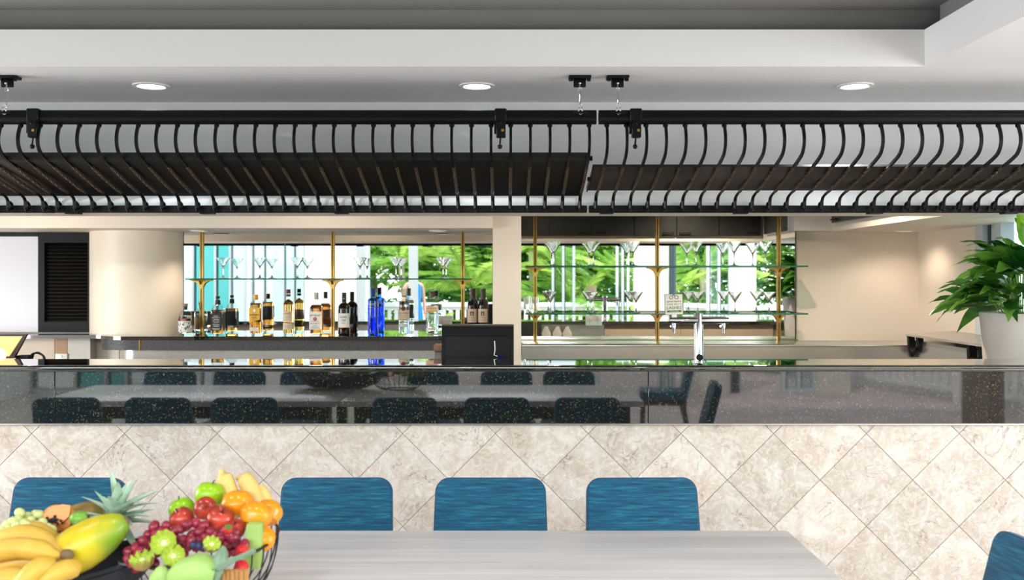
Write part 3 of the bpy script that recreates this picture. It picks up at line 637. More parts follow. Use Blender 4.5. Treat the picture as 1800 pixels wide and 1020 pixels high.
# finer points through the twist
fine, ftw = [], []
for i in range(len(gc)-1):
    k = 4 if tw[i+1] != tw[i] else 1
    for j in range(k):
        t = j/k; fine.append(tuple(gc[i][d]+(gc[i+1][d]-gc[i][d])*t for d in range(3))); ftw.append(tw[i]+(tw[i+1]-tw[i])*t)
fine.append(gc[-1]); ftw.append(tw[-1])
bmb = MB().tube(fine, .0078, 4, twist=ftw, square=True)
bmb.m = [1 if all(4.13 < bmb.v[i][1] < 4.47 and 1.88 < bmb.v[i][2] < 1.98 for i in f) else 0 for f in bmb.f]
bal = bmb.mesh('baluster', ['black_iron', 'iron_warm_lit'])
knuckle = MB().ball((0, 4.03, 2.126), .011, 8).mesh('knuckle', 'black_iron')
PY, PZ, PR = 4.03, 2.154, .0245
def grille(x0, x1, bx0, n, pitch, rx0, rx1, clamps, label, board):
    t = thing('hanging_grille', label, 'grille', (x0, 0, 0))
    L = x1-x0
    MB().tube([(0, PY, PZ), (L, PY, PZ)], PR, 20).tube([(0, PY, PZ+.012), (L, PY, PZ+.012)], PR*.9, 16).build('top_rail', 'black_iron', t)
    rb_ = MB().rbox(rx0-x0, rx1-x0, 4.585, 4.625, 1.809, 1.842, .003, 1)
    br = rb_.build('bottom_rail', 'black_iron', t)
    for k in range(n):
        b_ = place('baluster', bal, t, (bx0+k*pitch-x0, 0, 0)); place('knuckle', knuckle, b_)
    nb = max(2, int((rx1-rx0)/.62))
    for k in range(nb):
        xx = (rx0-x0)+.08+k*.62
        MB().box(xx-.03, xx+.03, 4.575, 4.63, 1.803, 1.810).ball((xx-.02, 4.583, 1.82), .004, 6).ball((xx+.02, 4.583, 1.82), .004, 6).build('rail_bracket', 'black_iron', t)
    for cx in clamps:
        c = MB().rbox(-.024, .024, 3.995, 4.06, 2.135, 2.19, .004, 1).rbox(-.017, .020, 3.99, 4.02, 2.072, 2.14, .003, 1).rbox(-.026, -.012, 4.0, 4.03, 2.09, 2.14, .002, 1)\
            .ball((.0, 3.99, 2.128), .005, 6).build('clamp', 'black_iron', t, (cx-x0, 0, 0))
        MB().tube([(0, 4.005, 2.075), (-.003, 4.005, 2.045)], .0035, 6).ball((-.003, 4.005, 2.037), .010, 10).build('clamp_knob', 'black_iron', c)
        MB().lathe([(0, -.003), (.006, -.003), (.006, .003), (0, .003)], 8, (.008, 3.989, 2.10), axis=Vector((0, 1, 0))).build('bolt', 'brass', c)
    bd0, bd1 = rx0-x0+.03, rx1-x0-.005
    if board == 'flat':
        bd1 = X(1036, 4.1)-x0 if rx1 < .5 else bd1
        poly = [(4.075, 2.022), (4.09, 2.024), (4.115, 2.0), (4.57, 1.893), (4.568, 1.884), (4.10, 1.986), (4.078, 1.99)]
        e0 = MB().prism(poly, bd0, bd1, 'x').build('ledge_board', 'ledge_board', t)
        MB().tube([(bd1-.002, 4.095, 2.0), (bd1+.012, 4.095, 2.0)], .010, 8).build('end_bolt', 'black_iron', e0)
    else:
        bd0 = X(1039, 4.3)-x0
        poly = [(4.180, 1.976), (4.190, 1.986), (4.262, 1.952), (4.495, 1.914), (4.490, 1.9026), (4.250, 1.940)]
        e0 = MB().prism(poly, bd0, bd1, 'x').build('ledge_board', 'ledge_board', t)
        MB().prism([(4.17, 1.984), (4.25, 1.93), (4.50, 1.896), (4.50, 1.92), (4.26, 1.96)], bd0-.004, bd0, 'x').tube([(bd0-.016, 4.30, 1.935), (bd0, 4.30, 1.935)], .009, 8).build('end_plate', 'black_iron', e0)
    return t
xB0, xB1 = -2.06, X(1048, PY)
px0 = 1035.5-34.45*30
grille(xB0, xB1, X(px0, PY), 31, 34.45*PY/F, X(96, 4.585), X(1032, 4.585), [X(880, 4.0), X(57, 4.0)], 'black iron hanging grille with twisted bars, long middle section left of the joint', 'flat')
grille(X(1052.5, PY), 4.42, X(1066.7, PY), 50, 34.4*PY/F, X(1036, 4.585), 4.5, [X(1118, 4.0), 2.3], 'black iron hanging grille with twisted bars, right-hand section', 'folded')
grille(-4.3, xB0-.012, xB0-.05-.0793*27, 28, .0793, -4.2, X(92, 4.585), [], 'black iron hanging grille with twisted bars, end section at the far left', 'flat')
def hanger(x, label):
    t = thing('ceiling_hanger', label, 'hanger', (x, 4.03, CZ))
    MB().rbox(-.045, .045, -.03, .03, -.012, 0, .003).build('ceiling_plate', 'black_iron', t)
    MB().rbox(-.025, .025, -.005, .005, -.045, -.01, .003).build('lug', 'black_iron', t)
    for s in (-1, 1): MB().lathe([(0, -.022), (.008, -.022), (.008, -.012), (0, -.012)], 6, (s*.036, -.012, 0)).build('bolt', 'black_iron', t)
    MB().ball((0, -.01, -.030), .006, 8).tube([(0, -.008, -.03), (0, -.008, -.05)], .003, 6).build('pin', 'chrome', t)
    ch = MB()
    ring = lambda c, r, flip: [(c[0]+(r*math.cos(u) if flip else 0), c[1]+(0 if flip else r*math.cos(u)), c[2]+r*1.3*math.sin(u)) for u in [2*PI*i/12 for i in range(12)]]
    ch.tube(ring((0, -.008, -.056), .007, True), .0018, 5, closed=True)
    ch.tube([(0, -.008, -.064), (.002, -.010, -.12)], .0022, 6).tube([(0.001, -.008, -.064), (-.001, -.006, -.12)], .0018, 6)
    ch.tube(ring((.001, -.026, -.128), .007, True), .0018, 5, closed=True)
    ch.tube(ring((.001, -.0275, -.148), .0085, True), .0025, 5, closed=True)
    ch.build('wire_link', 'chrome', t)
    MB().rbox(-.03, .03, -.031, -.022, -.156, -.146, .003).build('rail_clip', 'black_iron', t)
hanger(X(13, 4.03), 'black ceiling hanger with wire link at the far left edge')
hanger(X(1019, 4.03), 'black ceiling hanger with wire link left of the rail joint')
hanger(X(1085.5, 4.03), 'black ceiling hanger with wire link right of the rail joint')

# ------------------------------------------------------------------ martini glasses and tumblers
BYG = 6.825
def martini(h, r):
    tk = .0012; zb = .56*h; rr = r
    outer = [(0, 0), (r*.66, 0), (r*.64, .002), (r*.25, .006), (.006, .012), (.0038, .03), (.0038, zb-.012), (.006, zb-.004), (.010, zb+.003), (rr, h)]
    inner = [(rr-tk, h), (.008, zb+.008), (0, zb+.006)]
    t = None
    return MB().lathe(outer+inner, 28).mesh('martini_glass', 'clear_glass')
mg_small, mg_large = martini(.143, .048), martini(.166, .0545)
def glasses(mesh, pxs, z, words, where, group):
    for px, wd in zip(pxs, words):
        o = place('martini_glass', mesh, None, (X(px, BYG), BYG, z)); tag(o, 'clear martini glass on %s, %s' % (where, wd), 'glass', group)
six = ['leftmost of six', 'second from the left', 'third from the left', 'third from the right', 'second from the right', 'rightmost of six']
glasses(mg_small, (392.4, 456.8, 522.6, 633, 696, 778.8), SL, six, 'the left glass shelf', 'martini glasses on the left shelf')
glasses(mg_large, (974, 1043, 1113, 1223.5, 1290.5, 1345.5), SU, six, 'the upper right shelf', 'martini glasses on the upper right shelf')
glasses(mg_small, (967.5, 1040.5, 1118, 1226.5, 1292, 1352), SD, six, 'the lower right shelf', 'martini glasses on the lower right shelf')
tmb = MB().lathe([(0, 0), (.021, 0), (.024, .108), (.0225, .108), (.020, .012), (0, .010)], 24, mult=lambda a_, j: 1+.02*math.cos(10*a_)).mesh('tumbler', 'clear_glass')
for px, y, lb in ((928, 6.80, 'fluted highball glass on the lower right shelf, left of the pair'), (940.5, 6.84, 'fluted highball glass on the lower right shelf, beside the brass post')):
    tag(place('highball_glass', tmb, None, (X(px, y), y, SD)), lb, 'glass', 'highball glasses')

# ------------------------------------------------------------------ bottles
def sq(p_of):
    def f(a_, j):
        p = p_of[j]; c_, s_ = abs(math.cos(a_)), abs(math.sin(a_))
        return (c_**p+s_**p)**(-1.0/p)
    return f
BS = 6.825/F
def bottle(px, label, R0, h, sh, nr, nz, glass, liq, fill, cap, cap_z, cap_r, p=2.0, y=BYG, z=CT, dome=0.5):
    """R0 body radius, sh shoulder height, nz where the neck begins, nr neck radius"""
    t = thing('bottle', label, 'bottle', (X(px, y), y, z))
    prof = [(0, .002), (R0*.8, 0), (R0*.97, .004), (R0, .012), (R0, sh)]
    ps = [2, p, p, p, p]
    for k in range(1, 7):
        u = k/6; e = math.cos(u*PI/2)**(1/ (1+dome)) if dome > 0 else 1-u
        r = nr+(R0-nr)*max(0.0, e if dome > 0 else 1-u); zz = sh+(nz-sh)*u
        prof.append((r, zz)); ps.append(p+(2-p)*u)
    prof += [(nr, cap_z), (nr*.9, cap_z+.004), (0, cap_z+.004)]; ps += [2, 2, 2]
    mult = sq(ps) if p > 2 else None
    MB().lathe(prof, 40, mult=mult).build('glass_body', glass, t)
    if liq:
        lp, lps = [(0, .012), (R0*.86, .012), (R0-.004, .018)], [2, p, p]
        for (r, zz), q in zip(prof[4:], ps[4:]):
            if zz < fill and r > .004: lp.append((r-.003, zz)); lps.append(q)
        rl, zl = lp[-1]
        lp += [(max(.004, rl-.002), fill), (0, fill)]; lps += [lps[-1], 2]
        MB().lathe(lp, 40, mult=sq(lps) if p > 2 else None).build('liquid', liq, t)
    c = [(0, h), (cap_r*.93, h), (cap_r, h-.003), (cap_r, cap_z), (nr+.0006, cap_z-.001)]
    MB().lathe(c[::-1]+[], 24).build('cap', cap, t)
    return t
def patch(t, mat, R0, th, z0, z1, p=2.0, flat=None, name='label_front', poly=None, y0=None):
    """printed label: a thin curved (or flat) sheet facing the room"""
    mb = MB()
    if flat:
        pts = poly or [(-flat, z0), (flat, z0), (flat, z1), (-flat, z1)]
        mb.prism(pts, -R0-.0012, -R0-.0004, 'y')
    else:
        n = 14; r = R0+.0008
        vs = []
        for i in range(n+1):
            a_ = -th+2*th*i/n
            for zz in ((z0, z1) if not poly else (poly[0](i/n), poly[1](i/n))):
                vs.append((r*math.sin(a_), -r*math.cos(a_), zz))
        mb.add(vs, [(2*i, 2*i+2, 2*i+3, 2*i+1) for i in range(n)])
    return mb.build(name, mat, t)
def back_label(t, mat, R0, th, z0, z1, flat=None):
    mb = MB()
    if flat: mb.prism([(-flat, z0), (flat, z0), (flat, z1), (-flat, z1)], R0+.0004, R0+.0012, 'y')
    else:
        vs = []; r = R0+.0008
        for i in range(11):
            a_ = -th+2*th*i/10
            for zz in (z0, z1): vs.append((r*math.sin(a_), r*math.cos(a_), zz))
        mb.add(vs, [(2*i, 2*i+2, 2*i+3, 2*i+1) for i in range(10)])
    mb.build('label_back', mat, t)
def lines(lb, R0, bend, rows, mat):
    """rows of tiny print that cannot be read, as thin bars"""
    mb = MB()
    for (z0, hw, hh) in rows:
        n = 6; r = (bend or R0)+.0016
        if bend:
            vs = []
            for i in range(n+1):
                a_ = (-hw+2*hw*i/n)/bend
                for zz in (z0-hh, z0+hh): vs.append((r*math.sin(a_), -r*math.cos(a_), zz))
            mb.add(vs, [(2*i, 2*i+2, 2*i+3, 2*i+1) for i in range(n)])
        else: mb.box(-hw, hw, -R0-.0018, -R0-.0013, z0-hh, z0+hh)
    mb.build('small_print', mat, lb)
# 1 rounded clear tequila
r = .0455
b = bottle(325.7, 'short round clear tequila bottle with skull-art label, leftmost on the back counter', r, .214, .125, .0135, .172, 'bottle_glass', 'clear_liquid', .13, 'cork_wood', .196, .018, dome=.9)
MB().lathe([(.0145, .172), (.0150, .196), (.0140, .197)], 20).build('neck_band', 'cap_black', b)
l = patch(b, 'label_white', r, 1.15, .022, .112); rr = r+.0016
patch(b, 'ink_black', r+.0006, 1.15, .096, .112, name='label_band'); tb = patch(b, 'label_red', r+.0012, .5, .097, .111, name='label_band')
text('ESPOLÓN', .012, 'ink_white', tb, (0, 0, .104), bend=r+.0026, width=.032)
mbk = MB(); random.seed(3)
for k in range(34):
    a_ = random.uniform(-.95, .95); zz = random.uniform(.03, .09); s_ = random.uniform(.003, .008); r_ = rr
    mbk.add([(r_*math.sin(a_+d), -r_*math.cos(a_+d), zz+e) for d, e in ((-s_/r*.6, 0), (0, -s_*.7), (s_/r*.7, s_*.3), (0, s_*.8))], [(0, 1, 2, 3)])
mbk.build('printed_art', 'ink_black', l)
back_label(b, 'label_cream', r, 1.1, .022, .108)
# 2 square black-label whiskey
r = .0415
b = bottle(383, 'square amber whiskey bottle with black label and black cap', r, .266, .165, .0145, .212, 'bottle_glass', 'amber_liquid', .172, 'cap_black', .250, .0145, p=7, dome=.15)
MB().lathe([(.0185, .207), (.0165, .238), (.0150, .239)], 20).build('neck_label', 'label_black', b)
l = patch(b, 'label_black', r, 0, .032, .146, flat=.036)
text('JACK\nDANIEL\'S', .011, 'ink_white', l, (0, -r-.0016, .124), width=.052); text('Old No.7', .010, 'ink_white', l, (0, -r-.0016, .096), width=.030)
text('Tennessee\nWHISKEY', .013, 'ink_white', l, (0, -r-.0016, .067), width=.044)
lines(l, r, None, [(.044, .026, .0012), (.038, .02, .001), (.108, .018, .0008)], 'ink_white')
MB().tube([(.021*math.cos(u), -r-.0014, .096+.012*math.sin(u)) for u in [2*PI*i/24 for i in range(24)]], .0007, 4, closed=True).build('printed_oval', 'ink_white', l)
for s in (-1, 1): MB().box(s*r, s*(r+.0008), -.03, .03, .032, .146).build('label_side', 'label_black', b)
back_label(b, 'label_black', r, 0, .05, .15, flat=.036)
# 3 yellow diagonal-label rum
r = .040
b = bottle(449.7, 'amber rum bottle with slanted yellow label and yellow cap', r, .277, .205, .0145, .236, 'bottle_glass', 'amber_liquid', .218, 'cap_gold', .240, .0155, p=3.2, dome=.8)
l = patch(b, 'label_yellow', r-.002, 0, 0, 0, flat=.036, poly=[(-.037, .082), (.037, .105), (.037, .186), (-.037, .186)])
text('BUNDABERG', .013, 'ink_black', l, (0, -r-.001, .138), width=.064); text('ORIGINAL', .008, 'ink_maroon', l, (0, -r-.001, .120), width=.04)
MB().ball((0, -r, .166), .011, 10, (.8, .08, 1.1)).build('printed_bear', 'label_white', l)
patch(b, 'label_white', r-.002, 0, .026, .052, flat=.026, name='label_lower')
back_label(b, 'label_cream', r-.002, 0, .09, .18, flat=.03)
# 4 tall scotch with two cream labels
r = .0375
b = bottle(507, 'tall golden scotch bottle with two cream labels and maroon cap', r, .312, .205, .0145, .238, 'bottle_glass', 'gold_liquid', .245, 'cap_maroon', .284, .0145, dome=.7)
MB().lathe([(.0152, .262), (.0155, .278), (.0148, .279)], 20).build('neck_band', 'cap_maroon', b)
l = patch(b, 'label_cream', r, .95, .092, .162); text('DEWAR\'S', .014, 'ink_maroon', l, (0, 0, .147), bend=r+.0018, width=.05); text('WHITE LABEL', .006, 'ink_grey', l, (0, 0, .132), bend=r+.0018, width=.042)
lines(l, r, r, [(.120, .018, .0015), (.110, .014, .0012), (.102, .02, .001)], 'ink_grey')
l = patch(b, 'label_cream', r, .95, .038, .082, name='label_lower'); lines(l, r, r, [(.066, .024, .001), (.058, .016, .0012), (.05, .02, .001)], 'ink_grey')
back_label(b, 'label_white', r, .8, .04, .085)
# 5 white label bourbon
r = .0425
b = bottle(556, 'amber bourbon bottle with large white label, red seal and pale cap', r, .289, .180, .0150, .212, 'bottle_glass', 'amber_liquid', .205, 'cap_grey', .244, .0145, p=4.5, dome=.7)
l = patch(b, 'label_white', r, 0, .038, .160, flat=.040)
text('JIM BEAM', .018, 'ink_black', l, (0, -r-.0016, .134), width=.072); text('BOURBON', .013, 'ink_black', l, (0, -r-.0016, .080), width=.062)
MB().lathe([(0, 0), (.0125, 0), (.0125, .0008), (0, .0008)], 24, (0, -r-.0022, .110), axis=Vector((0, 1, 0))).build('printed_seal', 'ink_red', l)
text('B', .014, 'ink_white', l, (0, -r-.0026, .110))
lines(l, r, None, [(.094, .03, .001), (.066, .016, .001), (.056, .024, .001), (.048, .03, .001)], 'ink_black')
for s in (-1, 1): MB().box(s*r, s*(r+.0006), -.03, .02, .038, .160).build('label_side', 'label_white', b)
# 6 dark whisky with script label
r = .0425
b = bottle(605, 'dark brown whisky bottle with white script label and long black cap', r, .289, .175, .0150, .220, 'brown_glass', 'cola_liquid', .205, 'cap_black', .228, .0150, dome=.7)
l = patch(b, 'label_white', r, 1.12, .050, .148); text('Canadian', .020, 'ink_blue', l, (0, 0, .124), bend=r+.0018, shear=.35, width=.052); text('Club', .020, 'ink_blue', l, (0, 0, .102), bend=r+.0018, shear=.35, width=.030)
text('1858', .010, 'ink_blue', l, (0, 0, .082), bend=r+.0018, width=.018); patch(b, 'cap_gold', r+.0003, 1.12, .050, .054, name='label_edge')
text('CC', .010, 'ink_white', b, (0, 0, .248), bend=.0156)
back_label(b, 'label_cream', r, .6, .06, .13)
# 7 cobalt vodka
r = .0375
b = bottle(655.7, 'tall cobalt blue vodka bottle with white lettering and blue cap', r, .320, .232, .0155, .252, 'blue_glass', 'blue_liquid', .19, 'cap_blue', .272, .0158, dome=.8)
text('SKYY', .022, 'label_silver', b, (0, 0, .208), bend=r+.0015, width=.050); text('VODKA', .007, 'label_silver', b, (0, 0, .188), bend=r+.0015, width=.024)
back_label(b, 'label_beige', r, .5, .185, .205)
# 8 clear rum with round emblem
r = .0385
b = bottle(710.3, 'clear white rum bottle with cream label, dark red emblem and pale cap', r, .315, .205, .0140, .245, 'bottle_glass', 'clear_liquid', .23, 'cap_cream', .268, .0140, dome=.25)
MB().lathe([(.0145, .262), (.0147, .268)], 20).build('neck_band', 'cap_black', b)
l = patch(b, 'label_beige', r, 1.15, .098, .170); text('BACARDÍ', .016, 'ink_black', l, (0, 0, .150), bend=r+.0018, width=.070); lines(l, r, r, [(.136, .028, .001), (.126, .028, .001), (.116, .028, .001), (.106, .026, .0018)], 'ink_grey')
e = MB().lathe([(0, 0), (.0155, 0), (.0155, .0008), (0, .0008)], 28, (0, -r-.0045, .181), axis=Vector((0, 1, 0))).build('emblem', 'ink_maroon', b)
MB().prism([(-.011, .003), (-.006, .007), (-.002, .004), (0, .007), (.002, .004), (.006, .007), (.011, .003), (.006, .001), (.002, -.004), (0, -.007), (-.002, -.004), (-.006, .001)], -r-.0056, -r-.0050, 'y').build('emblem_bat', 'ink_black', e, (0, 0, .181))
lw_ = patch(b, 'label_silver', r, .9, .055, .078, name='label_lower'); lines(lw_, r, r, [(.088, .03, .003)], 'ink_grey')
back_label(b, 'cap_gold', r, .5, .11, .19)
# 9 clear gin
r = .0440
b = bottle(760, 'clear gin bottle with orange label, red lettering and purple cap', r, .298, .215, .0165, .245, 'bottle_glass', 'clear_liquid', .20, 'cap_purple', .260, .0185, p=3.0, dome=.75)
l = patch(b, 'label_beige', r-.001, 0, .168, .198, flat=.040); text("GORDON'S", .015, 'ink_red', l, (0, -r-.0008, .182), width=.066)
patch(b, 'cap_gold', r-.001, 0, .158, .168, flat=.040, name='label_edge')
l = patch(b, 'label_silver', r-.001, 0, 0, 0, flat=1, poly=[(-.036, .156), (-.028, .156), (0, .128), (.028, .156), (.036, .156), (0, .118)], name='label_chevron')
random.seed(5); mb_ = MB()
for k in range(30):
    x_, z_ = random.uniform(-.03, .03), random.uniform(.05, .115); s_ = random.uniform(.002, .005)
    mb_.box(x_-s_, x_+s_, -r-.0005, -r, z_-s_*.4, z_+s_*.4)
mb_.build('printed_art', 'ink_grey', b)
patch(b, 'label_beige', r-.001, 0, .032, .050, flat=.025, name='label_lower')
# 10, 11 wine
for px, wd in ((829.9, 'left'), (848.5, 'right')):
    r = .0335
    b = bottle(px, 'dark wine bottle with beige label behind the black monitor, %s of the pair' % wd, r, .313, .195, .0135, .240, 'brown_glass', 'cola_liquid', .235, 'capsule_dark', .245, .0142, dome=.7, y=6.84)
    b['group'] = 'wine bottles behind the monitor'
    l = patch(b, 'label_beige', r, 1.25, .085, .178); MB().box(-.011, .011, -r-.0022, -r-.0014, .132, .160).build('printed_crest', 'ink_black', l)
    MB().prism([(-.006, .135), (.006, .135), (.004, .146), (.002, .156), (-.002, .156), (-.004, .146)], -r-.0028, -r-.0023, 'y').build('printed_figure', 'label_beige', l)
    lines(l, r, r, [(.118, .022, .0012), (.102, .024, .0008)], 'ink_grey')
# ------------------------------------------------------------------ power points on the mirrors
def outlet(x, y, z, wd, ht, label, double=True):
    t = thing('power_outlet', label, 'outlet', (x, y, z))
    MB().rbox(-wd/2, wd/2, -.012, 0, -ht/2, ht/2, .004).build('face_plate', 'white_plastic', t)
    for s in ((-1, 1) if double else (0,)):
        cx = s*wd*.24
        MB().rbox(cx-.008, cx+.008, -.016, -.012, ht*.16, ht*.36, .002, 1).build('switch', 'white_plastic', t)
        m_ = MB()
        for dx, dz in ((-.006, -.006), (.006, -.006), (0, -.020)): m_.box(cx+dx-.0012, cx+dx+.0012, -.0126, -.0122, dz-.004, dz+.004)
        m_.build('socket_holes', 'ink_black', t)
outlet(X(783.3, MY), MY-.002, Z(563, MY), .094, .058, 'white power outlet on the left mirror behind the gin bottle')
outlet(X(1043.5, MY), MY-.002, Z(563.5, MY), .115, .072, 'white double power outlet low on the right mirror')
outlet(X(109, 6.97), 6.968, Z(631, 6.97), .085, .075, 'white power outlet on the beige splash tiles under the ledge', False)

# ------------------------------------------------------------------ monitor, receipt printer, tap
t = thing('bar_monitor', 'black monitor seen from behind on the bar, in front of the wine bottles', 'monitor', (X(840, 5.05), 5.05, .90))
wm = .182; zt = Z(571, 5.05)-.90
bk = MB().prism([(-.022, .05), (.060, .05), (.022, zt-.012), (.018, zt), (-.018, zt), (-.022, zt-.006)], -wm, wm, 'x').build('housing', 'black_plastic', t, (0, 0, 0))
MB().rbox(-wm+.02, wm-.018, -.034, -.02, .08, zt-.055, .004).build('rear_cover', 'black_plastic', t)
MB().box(-wm, wm, -.0225, .0175, zt-.006, zt+.002).build('top_edge', 'bronze_plastic', t)  # warm light along the top edge put in as a bronze strip
MB().rbox(-.09, .09, -.05, .12, 0, .02, .004).rbox(-.03, .03, 0, .04, .02, .08, .004).build('stand', 'black_plastic', t)
MB().tube([(.085, -.036, .29), (.088, -.045, .25), (.083, -.05, .22), (.10, -.05, .215)], .003, 6).build('cable', 'white_plastic', t)
MB().tube([(.102, -.048, .226), (.125, -.046, .214)], .005, 6).build('blue_plug', 'cap_blue', t)
t = thing('receipt_printer', 'small dark receipt printer with a copper lid left of the black monitor', 'printer', (X(772, 5.2), 5.2, .90))
MB().rbox(-.022, .030, -.02, .10, 0, .225, .004).build('printer_body', 'bronze_plastic', t); MB().rbox(-.028, .033, -.024, .104, .225, .258, .004).build('lid', 'cork_wood', t)
MB().rbox(-.10, .05, -.03, .11, .0, .13, .004).build('base_unit', 'grey_plastic', t)

tp = thing('beer_tap', 'chrome T-shaped beer tap on the bar with a square green-lettered badge', 'beer tap', (X(1228, 4.74), 4.74, TOPB))
zt = Z(551, 4.74)-TOPB
MB().lathe([(0, 0), (.029, 0), (.029, .004), (.0235, .006), (.0225, .012), (.0225, zt-.004), (.021, zt), (0, zt)], 32).build('column', 'chrome', tp)
zb = Z(563, 4.74)-TOPB
MB().lathe([(0, -.14), (.0165, -.14), (.0175, -.137), (.0175, .137), (.0165, .14), (0, .14)], 28, (0, -.004, zb), axis=Vector((1, 0, 0))).build('crossbar', 'chrome', tp)
MB().lathe([(0, -.002), (.016, -.002), (.016, .016), (0, .016)], 16, (0, -.014, .022), axis=Vector((0, -1, 0))).build('drip_ring', 'black_plastic', tp)
for sx in (-.118, .118):
    MB().lathe([(0, -.05), (.006, -.05), (.008, -.03), (.010, -.018), (.010, 0), (0, 0)], 14, (sx, -.004, zb-.012)).tube([(sx, -.004, zb-.03), (sx-.018, -.02, zb-.028)], .005, 8).build('spout', 'chrome', tp)
bd = MB().rbox(-.0435, .0435, -.004, .004, 0, .098, .003).build('badge', 'badge_face', tp, (-.118, -.01, zb+.026), (0, R(-2), 0))
MB().tube([(-.0435, -.004, 0), (.0435, -.004, 0), (.0435, -.004, .098), (-.0435, -.004, .098)], .0016, 5, closed=True).build('badge_rim', 'grey_plastic', bd)
MB().rbox(-.012, .012, -.008, .008, -.012, .002, .002, 1).build('badge_clip', 'white_plastic', bd)
text('James Squire', .012, 'ink_black', bd, (0, -.0048, .064), shear=.3, width=.068); text('ONE FIFTY', .010, 'ink_green', bd, (0, -.0048, .0495), width=.066)
text('LASHES', .021, 'ink_green', bd, (0, -.0048, .033), width=.068)
bb = MB().box(-.034, .034, -.0050, -.0044, .012, .021).build('badge_band', 'ink_green', bd); text('PALE ALE', .006, 'ink_white', bb, (0, -.0056, .0165), width=.04)
for s in (-1, 1):
    MB().tube([(s*.013+.009*math.cos(u), -.0048, .083+.008*math.sin(u)) for u in [2*PI*i/14 for i in range(14)]], .0011, 4, closed=True).tube([(s*.007, -.0048, .09), (-s*.004, -.0048, .096)], .0011, 4).build('badge_emblem', 'ink_black', bd)

# napkin rolls in black glasses on the work bench (seen in the mirror)
YN = 5.02
for px, wd in ((960, 'leftmost'), (979.3, 'middle'), (997, 'rightmost')):
    t = thing('napkin_cup', 'white folded napkin standing in a small glass on the work bench, %s of three' % wd, 'napkin', ((px-VX)/F*(2*MY-YN), YN, .90), (0, 0, R(180)))
    MB().lathe([(0, 0), (.026, 0), (.032, .06), (.030, .06), (.025, .005), (0, .005)], 20).build('cup', 'brown_glass', t)
    bm = bmesh.new()
    pts = [(-.045, .10), (-.012, .172), (.012, .165), (.042, .11), (.022, .03), (-.022, .03)]
    m_ = MB(); m_.prism(pts, -.012, .004, 'y').prism([(p[0]*.8+.008, p[1]*.93) for p in pts], -.024, -.012, 'y').prism([(p[0]*.85-.006, p[1]*.96) for p in pts], .004, .018, 'y')
    m_.build('napkin', 'napkin', t)
# ------------------------------------------------------------------ left corner: tilted screen, cable coil
t = thing('order_screen', 'tilted touch screen with bronze frame glowing amber at the far left', 'screen', (X(8, 5.2), 5.2, 1.0), (R(0), R(0), 0))
sl = [(-.28, Z(630, 5.2)-1.0), (X(24, 5.2)-X(8, 5.2), Z(630, 5.2)-1.0), (X(47, 5.2)-X(8, 5.2), Z(588, 5.2)-1.0), (-.28, Z(588, 5.2)-1.0)]
MB().prism(sl, 0, .02, 'y').build('screen_frame', 'bronze_plastic', t)
cxs = sum(p[0] for p in sl)/4; czs = sum(p[1] for p in sl)/4
sp = [(p[0]-.022*(1 if p[0] > 0 else -1), czs+(p[1]-czs)*.84) for p in sl]
MB().prism(sp, -.001, 0.0, 'y').build('display', 'screen_amber', t)
MB().lathe([(0, 0), (.034, 0), (.034, .001), (0, .001)], 24, (-.025, -.0015, czs-.045), axis=Vector((0, -1, 0))).build('lamp_glint', 'downlight_warm', t)  # glowing disc stands in for a lamp reflected in the screen
MB().rbox(.04, .11, .03, .09, -.1, .10, .006).rbox(-.2, .12, .0, .15, -.1, -.0, .006).build('stand', 'black_plastic', t)
t = thing('cable_coil', 'black coiled power cable with white tag beside the tilted screen', 'cable', (X(64, 5.25), 5.25, 1.018))
pts = []
for k in range(60):
    u = 2*PI*k/20; rr = .036+.003*math.sin(3.1*u); pts.append((rr*math.cos(u), .01*math.sin(u*.5)+.004*k/10, .052+rr*1.2*math.sin(u)))
MB().tube(pts, .0038, 6).tube([(.03, 0, .06), (.045, .01, -.05)], .006, 6).tube([(-.01, 0, .07), (.0, .01, -.05)], .005, 6).build('cable', 'cable_black', t)
MB().prism([(-.012, .05), (.02, .02), (.036, .0), (.03, .045), (.004, .078)], -.03, -.027, 'y').build('tag', 'white_plastic', t)
MB().rbox(-.05, .05, -.03, .05, -.118, -.01, .006).build('plug_block', 'cable_black', t)

# ------------------------------------------------------------------ bottle-well lid on the right
t = thing('bottle_well', 'stainless bottle well with sloping steel lid and black handles by the right wall', 'bottle well', (0, 0, 0))
MB().prism([(2.66, .3), (2.925, .3), (2.925, 1.13), (2.66, 1.10)], 5.42, 6.50, 'y').build('cabinet', 'stainless', t)
MB().prism([(2.615, 1.128), (2.925, 1.150), (2.925, 1.160), (2.615, 1.140)], 5.40, 6.52, 'y').build('lid', 'stainless', t)
for y0, y1 in ((6.36, 6.50), (5.52, 5.66)):
    hd = MB().prism([(2.615, 1.128), (2.652, 1.128), (2.665, 1.02), (2.64, .99), (2.62, 1.04)], y1-.035, y1, 'y').prism([(2.63, 1.128), (2.665, 1.128), (2.665, 1.045), (2.64, 1.05)], y0, y0+.04, 'y')
    hd.tube([(2.635, y0+.02, 1.05), (2.63, (y0+y1)/2, 1.03), (2.64, y1-.02, 1.055)], .016, 10)
    hd.build('handle', 'black_plastic', t)

